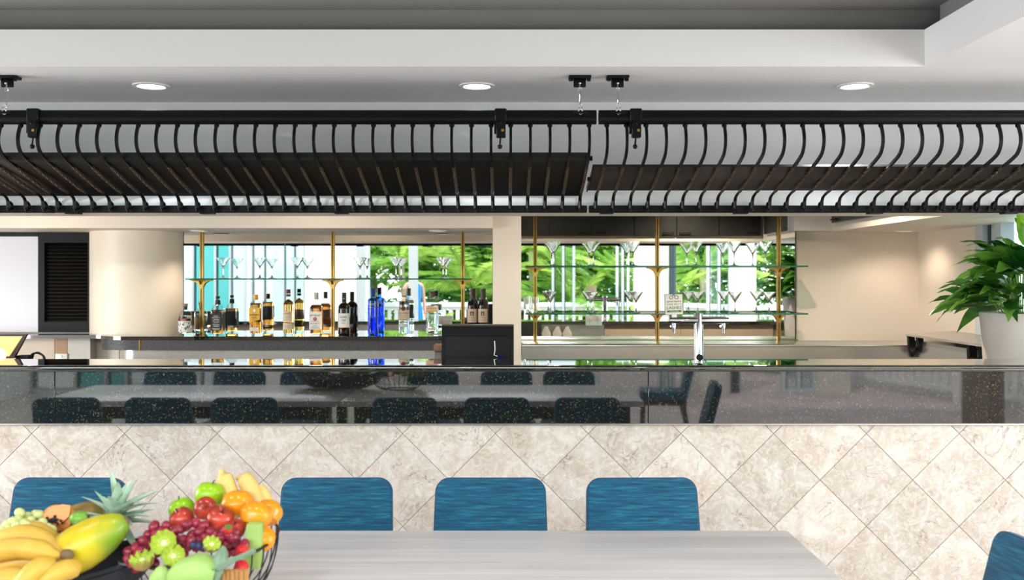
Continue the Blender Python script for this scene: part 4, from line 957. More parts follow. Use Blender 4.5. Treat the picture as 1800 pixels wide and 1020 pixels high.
# ------------------------------------------------------------------ dining tables and chairs
def table(x0, x1, y0, y1, label):
    t = thing('dining_table', label, 'table', ((x0+x1)/2, (y0+y1)/2, 0)); hx, hy = (x1-x0)/2, (y1-y0)/2
    MB().rbox(-hx, hx, -hy, hy, .715, .75, .004, 2).build('tabletop', 'grey_table_wood', t)
    MB().box(-hx+.09, hx-.09, -hy+.09, -hy+.11, .63, .715).box(-hx+.09, hx-.09, hy-.11, hy-.09, .63, .715).build('apron', 'dark_wood', t)
    for sx in (-1, 1):
        for sy in (-1, 1):
            MB().rbox(sx*(hx-.11)-.035, sx*(hx-.11)+.035, sy*(hy-.11)-.035, sy*(hy-.11)+.035, 0, .715, .004, 1).build('leg', 'dark_wood', t)
table(-1.022, .846, 2.07, 2.99, 'long dining table with pale grey wood-grain top in the foreground')
table(-2.90, -1.030, 2.07, 2.99, 'second grey wood-grain dining table, joined to the left end of the first')
def chair_proto():
    t = thing('dining_chair', '', 'chair')
    # padded back: rounded slab, reclined; local x width, y thickness, z height
    bm = bmesh.new(); n = 10; out = []
    W0, W1, HB, rc = .200, .190, .388, .05
    def ring(ins):
        pts = []
        w0, w1, h, r = W0-ins, W1-ins, HB-ins, max(.012, rc-ins)
        pts += [(-w0+.0, ins), (w0, ins)]
        for k in range(n+1):
            a_ = PI/2*k/n; pts.append((w1-r+r*math.cos(a_), h-r+r*math.sin(a_)))
        for k in range(n+1):
            a_ = PI/2+PI/2*k/n; pts.append((-w1+r+r*math.cos(a_), h-r+r*math.sin(a_)))
        return pts
    def slab(rings):
        vs = []; N = None; m_ = MB(); fs = []
        for ins, y in rings:
            p = ring(ins); N = len(p); vs += [(q[0], y, q[1]) for q in p]
        for i in range(len(rings)-1):
            for k in range(N): fs.append((i*N+k, i*N+(k+1) % N, (i+1)*N+(k+1) % N, (i+1)*N+k))
        fs.append(tuple(range(N))); fs.append(tuple(range(len(rings)*N-1, (len(rings)-1)*N-1, -1)))
        return m_.add(vs, fs)
    tilt = (R(-14), 0, 0); base = (0, .175, .445)
    bk = slab([(.022, -.027), (.008, -.024), (.001, -.015), (0, 0), (.001, .015), (.008, .024), (.022, .027)]).build('backrest', 'teal_fabric', t, base, tilt)
    for y in (-.0185, .0185):
        MB().tube([(p[0], y, p[1]) for p in ring(.0035)], .0022, 5, closed=True).build('piping', 'teal_piping', bk)
    MB().rbox(-.215, .215, -.23, .20, .405, .475, .022, 3).build('seat', 'teal_fabric', t)
    MB().box(-.20, .20, -.21, -.19, .35, .405).box(-.20, .20, .17, .19, .35, .405).box(-.20, -.18, -.19, .17, .35, .405).box(.18, .20, -.19, .17, .35, .405).build('seat_frame', 'dark_wood', t)
    for sx in (-1, 1):
        MB().tube([(sx*.185, -.195, .40), (sx*.19, -.205, 0)], [.026, .018], 4, square=True).build('leg', 'dark_wood', t)
        MB().tube([(sx*.175, .20, .62), (sx*.18, .175, .44), (sx*.185, .17, .30), (sx*.19, .235, 0)], [.016, .024, .024, .017], 4, square=True).build('leg', 'dark_wood', t)
    return t
ch = chair_proto()
first = True
def chair(x, y, rz, label, group=None):
    global first
    if first:
        first = False; ch.location = (x, y, 0); ch.rotation_euler = (0, 0, rz); ch['label'] = label
        if group: ch['group'] = group
        return ch
    return dup(ch, (x, y, 0), (0, 0, rz), label, group)
YC = 3.41-.175-.40*math.sin(R(14))+.02
G1, G2 = 'chairs on the bar side of the tables', 'chairs on the near side of the tables'
chair(-1.50, YC, R(-1), 'teal upholstered dining chair behind the pineapple and bananas', G1)
chair(-.575, YC+.0, R(1), 'teal upholstered dining chair just right of the wire fruit basket', G1)
chair(-.054, YC-.0, 0, 'teal upholstered dining chair, middle one of the three in full view', G1)
chair(.470, YC, R(1.5), 'teal upholstered dining chair, rightmost of the three in full view', G1)
chair(-1.98, YC, R(2), 'teal dining chair reflected in the granite, second from the far left end', G1)
chair(-2.52, YC, R(-2), 'teal dining chair reflected in the granite, at the far left end', G1)
YN2 = 1.78+.175+.40*math.sin(R(14))-.02
for x, wd in ((-2.47, 'leftmost'), (-1.96, 'second from the left'), (-1.47, 'third from the left'), (-.54, 'third from the right'), (0.0, 'second from the right'), (.46, 'rightmost')):
    chair(x, YN2, R(180), 'teal dining chair on the near side of the table, %s of six' % wd, G2)
chair(1.115, 2.52, R(-84), 'dark teal dining chair at the head of the table, lower right corner')
chair(1.46, -.10, R(-84), 'teal dining chair standing apart behind the viewer, reflected in the granite')

# ------------------------------------------------------------------ fruit
def banana(mb, pts, r=.019, mtip=1, us=.80):
    """curved five-sided banana through pts"""
    P = [Vector(p) for p in pts]; out = []
    for i in range(len(P)-1):
        p0, p1, p2, p3 = [P[max(0, min(len(P)-1, i+d))] for d in (-1, 0, 1, 2)]
        for k in range(5):
            t = k/5; out.append(0.5*((2*p1)+(p2-p0)*t+(2*p0-5*p1+4*p2-p3)*t*t+(3*p1-p0-3*p2+p3)*t**3))
    out.append(P[-1]); N = len(out); rs = []
    for i in range(N):
        u = i/(N-1)
        k = min(1.0, (u/.18)**.6) if u < .18 else (1.0 if u < us else max(.32, 1-((u-us)/(.92-us))**.8*.70))
        rs.append(r*max(.28, k))
    mb.tube(out, rs, 10)
    mb.ball(tuple(out[0]), r*.34, 8, m=mtip)
    return out[-1]
def arc(c, L, bend, yaw, pitch, up=(0, 0, 1)):
    """points of an arc of length L centred at c, bending down at the ends"""
    d = Vector((math.cos(yaw)*math.cos(pitch), math.sin(yaw)*math.cos(pitch), math.sin(pitch))); upv = Vector(up)
    return [Vector(c)+d*(L*u)+upv*(-bend*(2*u)**2) for u in (-.5, -.3, -.1, .1, .3, .5)]
tray = thing('fruit_tray', 'black boat-shaped tray full of tropical fruit at the lower left', 'tray', (-1.15, 2.30, .75), (0, 0, R(18)))
tm = MB(); NU = 40; rings = []
for (k, dz, ins) in ((1.0, 1.0, 0), (.97, .97, 0), (.80, .35, 0), (.55, .05, 0), (.0, .0, 0)):
    rings.append((k, dz))
vs = []; fs = []
for side, off in ((0, 0.0), (1, .012)):
    for (k, dz) in rings[:-1]:
        for i in range(NU):
            an = 2*PI*i/NU; rx, ry = (.37-off)*k, (.17-off)*k
            rim = .075+.055*abs(math.cos(an))**3
            vs.append((rx*math.cos(an), ry*math.sin(an), .004+off*.8+rim*dz if dz < 1 else .004+rim))
n4 = NU*4
for s_ in (0, 1):
    for j in range(3):
        for i in range(NU):
            a0 = s_*n4+j*NU+i; a1 = s_*n4+j*NU+(i+1) % NU; fs.append((a0, a1, a1+NU, a0+NU))
    fs.append(tuple(s_*n4+3*NU+i for i in range(NU)))
for i in range(NU): fs.append((i, (i+1) % NU, n4+(i+1) % NU, n4+i))
tm.add(vs, fs); tm.build('tray_body', 'tray_black', tray)
def at(px, py, Y): return Vector((X(px, Y), Y, Z(py, Y)))
# bunch of bananas
bb = thing('banana_bunch', 'bunch of ripe yellow bananas with stems joined, on the black tray', 'bananas', at(60, 960, 2.20))
o0 = Vector(bb.location)
crown = at(116, 963, 2.17)
for pts in ([at(-30, 972, 2.26), at(5, 938, 2.25), at(45, 928, 2.24), at(80, 940, 2.22), at(100, 955, 2.19), crown],
            [at(-42, 990, 2.19), at(-10, 962, 2.17), at(30, 951, 2.16), at(70, 956, 2.16), at(95, 963, 2.16), crown],
            [at(-40, 1012, 2.17), at(0, 985, 2.18), at(35, 976, 2.19), at(70, 974, 2.19), at(95, 970, 2.18), crown],
            [at(-20, 955, 2.33), at(15, 926, 2.32), at(50, 921, 2.30), at(80, 930, 2.27), at(102, 950, 2.22), crown]):
    mb = MB(); banana(mb, [p-o0+Vector((0, 0, -.016)) for p in pts], .0235, 1, .62); mb.build('banana', ['banana_skin', 'banana_tip'], bb)
MB().ball(tuple(crown-o0+Vector((.004, -.006, -.014))), .0125, 10, (1.3, 1, 1.0)).build('crown', 'banana_tip', bb)
for pts, lb in (([at(-25, 1045, 2.13), at(5, 1020, 2.12), at(28, 1016, 2.12), at(42, 1026, 2.11), at(46, 1050, 2.11)], 'single yellow banana low at the left edge of the tray'),
                ([at(30, 1050, 2.10), at(45, 1022, 2.10), at(62, 1003, 2.11), at(80, 996, 2.13), at(92, 1004, 2.15)], 'single yellow banana in front, middle of the three loose ones'),
                ([at(66, 1042, 2.12), at(82, 1020, 2.12), at(105, 1006, 2.13), at(124, 1001, 2.15), at(134, 1010, 2.17)], 'single yellow banana touching the tray rim, right of the loose ones')):
    c = pts[2]; mb = MB(); banana(mb, [p-c for p in pts], .0225); o = mb.build('banana', ['banana_skin', 'banana_tip'], None, c); tag(o, lb, 'banana')
# papaya
c = at(152, 957, 2.24); ax = (at(216, 912, 2.26)-at(92, 985, 2.22)).normalized()
pp = thing('papaya', 'whole yellow-green papaya lying across the black tray', 'papaya', c)
MB().lathe([(0, -.095), (.020, -.092), (.038, -.076), (.050, -.045), (.053, -.015), (.050, .02), (.043, .05), (.033, .076), (.021, .092), (.012, .097)], 28, axis=ax).build('papaya_skin', 'papaya_skin', pp)
MB().lathe([(.0, .099), (.008, .101), (.013, .096), (.012, .09)], 14, axis=ax).build('stem_end', 'banana_tip', pp)
# halved papaya
c = at(98, 912, 2.36)
hp = thing('papaya_half', 'cut papaya half showing orange flesh and black seeds behind the bananas', 'papaya', c, (R(-18), R(8), 0))
MB().lathe([(0, 0), (.030, 0), (.038, .003), (.041, .012), (.036, .035), (.02, .055), (0, .06)], 24, axis=Vector((.1, 1, .1)), sx=1, sy=.8).build('papaya_skin', 'papaya_flesh', hp)
MB().prism([(-.03, .0), (-.015, .022), (.012, .034), (.03, .034), (.034, .01), (.02, -.01), (0, -.02)], -.012, 0, 'y').build('cut_flesh', 'papaya_flesh', hp)
mb = MB(); random.seed(11)
for k in range(34): mb.ball((random.gauss(-.002, .008), -.013-random.random()*.006, -.008+random.gauss(0, .006)), .0034, 6)
mb.build('seeds', 'seed_black', hp); hp.children[-1]['kind'] = 'stuff'
# white grapes
def grapes(label, cat, c, spots, r, mat, stem=True):
    t = thing('grape_bunch', label, cat, c); me = MB().ball((0, 0, 0), r, 12, (.92, .92, 1.12)).mesh('grape', mat)
    for p in spots:
        place('grape', me, t, Vector(p)-Vector(c), (random.random()*3, random.random()*3, 0), (random.uniform(.9, 1.1),)*3)
    return t
random.seed(21)
sp = [at(px, py, Y) for px, py, Y in ((35, 902, 2.34), (32, 914, 2.32), (47, 908, 2.36), (55, 916, 2.32), (68, 906, 2.35), (62, 904, 2.37), (25, 918, 2.31), (42, 920, 2.30), (14, 922, 2.31), (6, 930, 2.31), (75, 920, 2.31), (18, 930, 2.29), (85, 930, 2.29), (92, 932, 2.28), (50, 926, 2.29), (66, 924, 2.30), (0, 938, 2.30), (30, 926, 2.29), (-8, 934, 2.32))]
grapes('bunch of pale green grapes behind the bananas on the tray', 'grapes', at(40, 925, 2.32), sp, .0122, 'green_grape')
# pineapple lying behind the papaya
ax = (at(214, 900, 2.42)-at(140, 912, 2.46)).normalized(); c = at(158, 921, 2.45)
pa = thing('pineapple', 'pineapple lying on the tray with its spiky grey-green crown to the right', 'pineapple', c)
MB().lathe([(0, -.085), (.03, -.082), (.048, -.06), (.054, -.02), (.052, .02), (.044, .045), (.025, .058), (0, .06)], 30, axis=ax, mult=lambda a_, j: 1+.05*math.sin(12*a_+j*1.5)).build('pineapple_body', 'pineapple_skin', pa)
def blade(L, w, droop, n=8):
    """a tapering channelled leaf along +X, drooping in -Z"""
    vs = []; fs = []
    for i in range(n+1):
        u = i/n; ww = w*(1-u)**.75*min(1, .55+u*2.2); x = L*u; z = -droop*u*u
        vs += [(x, -ww, z+ww*.45), (x, -ww*.5, z+ww*.08), (x, 0, z), (x, ww*.5, z+ww*.08), (x, ww, z+ww*.45)]
    for i in range(n):
        for k in range(4): fs.append((i*5+k, i*5+k+1, i*5+6+k, i*5+5+k))
    return MB().add(vs, fs)
bl = [blade(.15, .033, d).mesh('crown_leaf', 'pineapple_leaf') for d in (.01, .035, .06)]
cr = at(206, 908, 2.40)-c
random.seed(4)
for k in range(26):
    u = k/26
    ang = k*2.39996; spread = .15+1.25*u**.8
    axc = Vector((.35, -.25, .90)).normalized()
    p_ = axc.orthogonal().normalized(); q_ = axc.cross(p_)
    d = (axc*math.cos(spread)+(p_*math.cos(ang)+q_*math.sin(ang))*math.sin(spread)).normalized()
    o = place('crown_leaf', bl[k % 3], pa, cr-axc*.03*u, d.to_track_quat('X', 'Z').to_euler(), (random.uniform(.62, .82)*(1.12-.3*u),)*3)
tag(thing('green_mango', 'small green fruit beside the cut papaya half', 'fruit', at(140, 912, 2.34)))
g_ = [o for o in C.objects if o.name == 'green_mango'][0]
MB().ball((0, 0, 0), .021, 16, (1.15, .9, .85)).build('fruit_skin', 'green_skin', g_); MB().ball((.022, -.004, .007), .004, 8).build('stem', 'apple_stem', g_)

# wire basket
BC = Vector((X(352, 2.36), 2.36, .75)); BRX, BRY = .182, .16
wbk = thing('wire_basket', 'round black wire basket heaped with mixed fruit', 'basket', BC)
def rimpt(an, k=1.0, dz=0):
    z = .120+.030*math.cos(an)+.012*math.sin(an*2)
    return Vector((BRX*k*math.cos(an), BRY*k*math.sin(an), z*dz if dz else z))
MB().tube([rimpt(2*PI*i/48) for i in range(48)], .0036, 6, closed=True).build('rim', 'wire_black', wbk)
MB().tube([(BRX*.5*math.cos(2*PI*i/32), BRY*.5*math.sin(2*PI*i/32), .006) for i in range(32)], .0036, 6, closed=True).build('base_ring', 'wire_black', wbk)
for i in range(30):
    an = 2*PI*i/30; pts = []
    for k in range(9):
        u = k/8; rr = .5+.5*math.sin(u*PI/2)**.9; top_ = rimpt(an).z; pts.append((BRX*rr*math.cos(an), BRY*rr*math.sin(an), .006+(top_-.006)*(1-math.cos(u*PI/2))))
    MB().tube(pts, .0018, 5).build('wire', 'wire_black', wbk)
MB().tube([rimpt(PI*1.02)+Vector((0, 0, 0)), rimpt(PI*1.02)+Vector((-.03, -.05, -.02)), rimpt(PI*1.02)+Vector((-.08, -.09, -.035))], .0038, 6).build('side_handle', 'wire_black', wbk)
def apple(p, r, mat, label, tilt=(0, 0, 0)):
    t = thing('apple', label, 'apple', p, tilt)
    MB().lathe([(0, -.86*r), (.25*r, -.92*r), (.55*r, -.82*r), (.85*r, -.45*r), (1.0*r, .05*r), (.95*r, .42*r), (.7*r, .78*r), (.4*r, .88*r), (.15*r, .74*r), (0, .62*r)], 26).build('apple_skin', mat, t)
    MB().tube([(0, 0, .62*r), (.05*r, 0, .9*r), (.14*r, 0, 1.12*r)], .0016, 6).build('stem', 'apple_stem', t)
apple(at(368, 872, 2.44), .0355, 'green_apple', 'glossy green apple at the top of the fruit basket', (R(-8), R(10), 0))
apple(at(320, 897, 2.44), .0315, 'green_apple', 'green apple partly hidden at the back left of the basket', (0, R(-20), 0))
apple(at(361, 894, 2.35), .0275, 'red_apple', 'red apple showing its blossom end below the green apple', (R(68), 0, R(20)))
apple(at(321, 914, 2.36), .0300, 'red_apple', 'mottled red apple on the left above the red grapes', (R(20), R(-30), 0))
apple(at(386, 914, 2.33), .0320, 'red_apple', 'large shiny red apple above the red grapes', (R(20), R(20), 0))
apple(at(414, 931, 2.32), .0240, 'red_apple', 'small red apple tucked under the lower mandarin', (R(30), 0, 0))
def orange(p, r, label):
    t = thing('mandarin', label, 'mandarin', p, (R(random.uniform(-40, 40)), R(random.uniform(-20, 20)), 0))
    MB().lathe([(0, -.80*r), (.3*r, -.82*r), (.75*r, -.62*r), (1.02*r, -.1*r), (1.0*r, .2*r), (.72*r, .66*r), (.35*r, .82*r), (.1*r, .80*r), (0, .76*r)], 26).build('peel', 'orange_skin', t)
    MB().ball((0, 0, .78*r), .004, 8, (1, 1, .4)).build('stem_end', 'green_skin', t)
random.seed(9)
orange(at(417, 886, 2.40), .0385, 'smooth yellow-orange mandarin beside the green apple, topmost of four')
orange(at(450, 907, 2.36), .0385, 'large yellow-orange mandarin at the right edge of the basket')
orange(at(471, 902, 2.41), .0350, 'yellow-orange mandarin behind the large one at the right edge')
orange(at(462, 948, 2.33), .0300, 'mandarin seen through the wires low on the right')
for pts, lb in (([at(388, 827, 2.49), at(396, 845, 2.48), at(404, 868, 2.47), at(408, 890, 2.46), at(408, 920, 2.46)], 'banana standing upright at the back of the basket, tallest one'),
                ([at(418, 840, 2.50), at(432, 846, 2.49), at(443, 864, 2.48), at(449, 886, 2.47), at(450, 920, 2.47)], 'curved banana at the back of the basket above the mandarins'),
                ([at(444, 858, 2.51), at(456, 866, 2.50), at(464, 880, 2.50), at(468, 900, 2.49), at(468, 930, 2.48)], 'banana mostly hidden behind the mandarins')):
    c = pts[2]; mb = MB(); banana(mb, [p-c for p in reversed(pts)], .0215); tag(mb.build('banana', ['banana_pale', 'banana_tip'], None, c), lb, 'banana')
# red grapes
random.seed(31); sp = []
def add_g(px, py, Y): sp.append(at(px, py, Y))
for px, py in ((271, 925), (292, 925), (283, 934), (262, 942), (252, 951), (275, 940), (238, 962), (228, 970), (246, 970), (302, 938), (318, 930), (330, 922), (345, 920), (358, 925), (352, 935), (338, 940), (322, 948), (336, 952), (312, 950), (300, 955), (370, 936), (360, 945), (376, 942), (392, 932), (388, 945), (402, 940), (411, 937), (410, 945), (256, 962), (265, 955), (226, 982), (240, 980), (348, 950), (395, 955), (372, 955), (430, 958), (424, 965), (310, 932), (288, 948), (232, 990)):
    add_g(px, py, 2.275+.0009*(940-py)+random.uniform(-.012, .012))
for (px, py) in list(((262, 962), (280, 958), (276, 972), (262, 978), (300, 965), (316, 962), (330, 960), (345, 962), (358, 962), (385, 960), (402, 958), (415, 955), (322, 975), (306, 985), (255, 995), (240, 998), (270, 992), (400, 972), (388, 975), (412, 970))):
    add_g(px, py, 2.305)
grapes('large bunch of dark red grapes spilling over the front of the basket', 'grapes', at(320, 945, 2.28), sp, .0128, 'red_grape')
# kiwi halves cut in zigzag
def zig(p, r, rot, label):
    t = thing('cut_kiwi', label, 'kiwi', p, rot); n = 20
    vs = [(0, 0, -r*.9)]; ring0, ring1, ring2 = [], [], []
    m_ = MB()
    vs = []; fs = []
    for (k, zz) in ((.35, -.85), (.8, -.5), (1.0, 0.0)):
        for i in range(n): a_ = 2*PI*i/n; vs.append((r*k*math.cos(a_), r*k*math.sin(a_), r*zz+(r*.42*(i % 2) if k == 1.0 else 0)))
    fs = [tuple(range(n))]+[(j*n+i, j*n+(i+1) % n, (j+1)*n+(i+1) % n, (j+1)*n+i) for j in (0, 1) for i in range(n)]
    m_.add(vs, fs).build('kiwi_skin', 'kiwi_skin', t)
    vs = []
    for (k, zz) in ((.985, .0), (.62, -.02), (.25, .02)):
        for i in range(n): a_ = 2*PI*i/n; vs.append((r*k*math.cos(a_), r*k*math.sin(a_), r*zz+(r*.40*(i % 2) if k > .9 else r*.12*(i % 2) if k > .5 else 0)))
    fs = [(j*n+i, j*n+(i+1) % n, (j+1)*n+(i+1) % n, (j+1)*n+i) for j in (0, 1) for i in range(n)]+[tuple(2*n+i for i in range(n))]
    MB().add(vs, fs).build('kiwi_flesh', 'kiwi_flesh', t)
    MB().ball((0, 0, .03*r), r*.26, 10, (1, 1, .35)).build('kiwi_core', 'kiwi_core', t)
zig(at(288, 955, 2.22), .0290, (R(58), R(5), 0), 'zigzag-cut green kiwi half facing the viewer among the grapes')
zig(at(305, 978, 2.20), .0250, (R(50), R(20), 0), 'zigzag-cut green kiwi half just behind the lettuce leaf')
zig(at(250, 984, 2.20), .0275, (R(18), R(-8), 0), 'zigzag-cut kiwi half with brown skin at the left of the basket')
zig(at(372, 957, 2.22), .0200, (R(40), R(15), R(20)), 'small zigzag-cut kiwi piece above the lettuce leaf')
# strawberries, blueberries
def strawberry(p, r, rot, label):
    t = thing('strawberry', label, 'strawberry', p, rot)
    MB().lathe([(0, -1.25*r), (.35*r, -1.05*r), (.75*r, -.45*r), (1.0*r, .2*r), (.85*r, .62*r), (.4*r, .8*r), (0, .8*r)], 18).build('berry', 'strawberry', t)
    m_ = MB()
    for k in range(7):
        a_ = 2*PI*k/7; d = Vector((math.cos(a_), math.sin(a_), 0)); s_ = Vector((-d.y, d.x, 0))*r*.22
        m_.add([Vector((0, 0, .84*r)), d*r*.5+s_+Vector((0, 0, .9*r)), d*r*1.0+Vector((0, 0, .75*r)), d*r*.5-s_+Vector((0, 0, .9*r))], [(0, 1, 2, 3)])
    m_.build('calyx', 'berry_leaf', t)
strawberry(at(400, 932, 2.25), .0115, (R(30), R(20), 0), 'strawberry with green calyx resting on the red grapes')
strawberry(at(426, 968, 2.24), .0150, (R(-120), R(30), 0), 'strawberry beside the pale kale leaf on the right')
strawberry(at(424, 998, 2.22), .0165, (R(-100), R(40), 0), 'strawberry low on the right near the basket rim')
random.seed(2)
for px, py, wd in ((340, 958, 'leftmost'), (350, 960, 'second'), (360, 963, 'third'), (368, 962, 'rightmost')):
    o = MB().ball((0, 0, 0), .0085, 12, (1, 1, .88)).lathe([(.003, .0070), (.0042, .0084), (.0030, .0078)], 8).build('blueberry', 'blueberry', None, at(px, py, 2.225)); tag(o, 'dark blueberry behind the lettuce leaf, %s of the four' % wd, 'blueberry', 'blueberries in the basket')
# lettuce and kale leaves, melon rind, sticks
def leaf_sheet(name, mat, pts_c, halfw, n, curl, label, cat, wav=0.0):
    """broad leaf: spine pts_c, half widths, cross curl"""
    c = pts_c[len(pts_c)//2]; vs = []; fs = []; M_ = 9
    N = len(pts_c)
    for i, p in enumerate(pts_c):
        for k in range(M_):
            s_ = (k/(M_-1)-.5)*2
            vs.append(Vector(p)-c+Vector((halfw[i]*s_, -curl*(1-s_*s_)+wav*math.sin(i*2.1+k*1.7), wav*math.cos(i*1.3+k*2.2)-.01*s_*s_)))
    for i in range(N-1):
        for k in range(M_-1): fs.append((i*M_+k, i*M_+k+1, (i+1)*M_+k+1, (i+1)*M_+k))
    o = MB().add(vs, fs).build(name, mat, None, c); sd = o.modifiers.new('solid', 'SOLIDIFY'); sd.thickness = .002; sb = o.modifiers.new('sub', 'SUBSURF'); sb.levels = 1; sb.render_levels = 1
    return tag(o, label, cat)
leaf_sheet('lettuce_leaf', 'lettuce', [at(332, 1045, 2.17), at(332, 1022, 2.155), at(334, 1002, 2.155), at(342, 984, 2.165), at(352, 972, 2.19), at(358, 967, 2.21)], [.040, .050, .055, .050, .036, .018], 9, .018, 'broad pale green lettuce leaf at the front of the basket', 'lettuce', .002)
leaf_sheet('kale_leaf', 'kale', [at(372, 1020, 2.17), at(378, 1000, 2.17), at(385, 980, 2.18), at(390, 966, 2.20), at(394, 956, 2.22)], [.012, .020, .020, .016, .006], 9, .01, 'frosted grey-green kale leaf upright right of the lettuce', 'kale', .004)
leaf_sheet('kale_leaf', 'kale', [at(376, 1000, 2.165), at(396, 985, 2.16), at(416, 976, 2.16), at(436, 968, 2.17), at(450, 962, 2.18)], [.014, .014, .012, .008, .003], 9, .012, 'slender grey-green kale leaf pointing right over the basket rim', 'kale', .003)
leaf_sheet('lettuce_leaf', 'lettuce', [at(278, 1030, 2.17), at(280, 1012, 2.165), at(283, 998, 2.17), at(286, 990, 2.18)], [.024, .026, .022, .010], 9, .01, 'small pale lettuce leaf left of the broad one', 'lettuce', .002)
c = at(447, 952, 2.30)
mr_ = thing('melon_wedge', 'pale green melon wedge standing inside the right side of the basket', 'melon', c)
m_ = MB(); pts = [(-.022, -.055), (.012, -.062), (.020, .0), (.016, .042), (-.014, .042), (-.018, .0)]
m_.prism(pts, -.014, .012, 'y').build('melon_flesh', 'lettuce', mr_); MB().prism([(p[0]*1.04, p[1]*1.02) for p in pts], .012, .018, 'y').build('melon_rind', 'green_skin', mr_)
for k in range(6):
    px = 393+8*k; o = MB().tube([at(px, 1036, 2.195+.004*(k % 2))-at(px, 1012, 2.19), Vector((0, 0, 0.012))], .0058, 8).build('cinnamon_stick', 'stick_brown', None, at(px, 1012, 2.19))
    tag(o, 'brown cinnamon stick in the bundle at the basket front, %s' % ('leftmost', 'second from left', 'third from left', 'third from right', 'second from right', 'rightmost')[k], 'stick', 'cinnamon stick bundle')

# ------------------------------------------------------------------ potted plant at the right
PX, PYY = 2.66, 5.14
pt = thing('potted_plant', 'leafy peace-lily plant in a tall pale stone pot at the right edge', 'plant', (PX, PYY, 0))
MB().lathe([(0, 0), (.115, 0), (.125, .01), (.145, .45), (.17, .9), (.192, 1.25), (.200, 1.322), (.197, 1.328), (.192, 1.32), (.185, 1.26), (0, 1.26)], 40).build('pot', 'pot_stone', pt)
MB().lathe([(0, 1.29), (.187, 1.285), (.185, 1.262)], 28).build('soil', 'soil', pt)
def lily(L, w, droop, tip):
    """petiole plus a folded lance-shaped blade along +X"""
    vs = []; fs = []; n = 10
    for i in range(n+1):
        u = i/n; ww = w*math.sin(PI*min(1, u**.72))**.85*(1-.25*u) if 0 < u < 1 else .0005
        x = L*(u-.06*u*u*tip); z = -droop*u*u-tip*.04*max(0, u-.75)*4
        rip = .004*math.sin(u*22)
        vs += [(x, -ww, z+ww*.22+rip), (x, -ww*.5, z+ww*.16), (x, 0, z), (x, ww*.5, z+ww*.16), (x, ww, z+ww*.22-rip)]
    for i in range(n):
        for k in range(4): fs.append((i*5+k, i*5+k+1, i*5+6+k, i*5+5+k))
    return MB().add(vs, fs)
lv = [lily(.24, .054, .035, 1).mesh('leaf', 'lily_leaf'), lily(.28, .056, .07, 1.2).mesh('leaf', 'lily_leaf'), lily(.22, .060, .02, .8).mesh('leaf', 'lily_leaf')]
lvb = lily(.20, .050, .02, .4).mesh('leaf', 'lily_leaf_bright')
random.seed(17)
for k in range(122):
    az = random.uniform(0, 2*PI); 
    if k % 3 == 0: az = random.uniform(PI*.75, PI*1.35)
    lift = random.uniform(0, 1)
    rr = .05+.20*(1-lift)*random.uniform(.5, 1.1); zz = 1.33+.02+.28*lift*random.uniform(.6, 1.1)
    base = Vector((rr*math.cos(az), rr*math.sin(az), zz))
    if math.cos(az) > .1: base.x *= .5
    pitch = R(random.uniform(-16, 22)+lift*30)
    s_ = random.uniform(.72, 1.12)
    if math.cos(az) > .2: s_ *= .62
    bright = (k % 14 == 5) and math.cos(az) > -.2
    lf = place('leaf', lvb if bright else lv[k % 3], pt, base, (random.uniform(-.5, .5), -pitch, az), (s_,)*3)
    # petiole from the soil to the blade
    q = Vector((base.x*.35, base.y*.35, 1.28)); mid = (q+base)/2+Vector((0, 0, .05))
    if k % 2 == 0: MB().tube([q, mid, base], .003, 5).build('petiole', 'green_skin', pt)
for dx, dz, a_ in ((-.02, .62, 95), (.03, .60, 70), (.0, .56, 110)):
    place('leaf', lvb, pt, (dx, -.05, 1.33+dz-.22), (R(80), R(-a_), R(20)), (.8,)*3)

# ------------------------------------------------------------------ lounge facade behind the camera (seen in the mirrors and the granite)
FY = -4.0; HD = 2.22
def window(name, x0, x1, z0, z1, mull, glass, fr='frame_white', y=FY, th=.05):
    m_ = MB(); f = .045
    m_.box(x0, x0+f, y-th, y+th, z0, z1).box(x1-f, x1, y-th, y+th, z0, z1).box(x0+f, x1-f, y-th, y+th, z1-f, z1).box(x0+f, x1-f, y-th, y+th, z0, z0+f)
    for mx in mull: m_.box(mx-f/2, mx+f/2, y-th, y+th, z0+f, z1-f)
    o = struct(m_.build(name, fr)); mg = MB()
    for mx in [x0+f]+list(mull): mg.box(mx+f*.5-.004 if mx > x0+f else mx-.002, mx+f*.5+.010 if mx > x0+f else mx+.014, y-th-.003, y+th+.003, z0+f, z1-f)
    mg.build('gasket', 'frame_dark', o); xs = [x0+f]+list(mull)+[x1-f]
    for i in range(len(xs)-1):
        a0 = xs[i]+(f/2 if i else 0); a1 = xs[i+1]-(f/2 if i < len(xs)-2 else 0)
        g = glass[i % len(glass)]
        if g: MB().box(a0, a1, y-.004, y+.004, z0+f, z1-f).build('pane', g, o)
    return o
window('window_2', -6.25, -4.70, .02, HD, (-5.65, -5.25, -4.98), ['window_glass', 'teal_window_glass', 'teal_window_glass', 'window_glass'])
window('window_3', -4.62, -3.62, .05, HD, (-4.38, -4.02, -3.84), [None, 'window_glass', 'window_glass', 'window_glass'])
struct(MB().box(-3.62, -2.70, FY-.08, FY+.08, 0, HD).build('wall_lounge', 'white_paint'))
d1 = struct(MB().box(-2.70, -2.56, FY-.06, FY+.06, 0, HD).box(-1.76, -1.60, FY-.06, FY+.06, 0, HD).box(-2.56, -1.76, FY-.06, FY+.06, HD-.10, HD).build('door_1', 'frame_white'))
struct(MB().box(-6.3, 1.24, FY-.08, FY+.08, HD, HD+.14).build('trim_6', 'frame_white'))
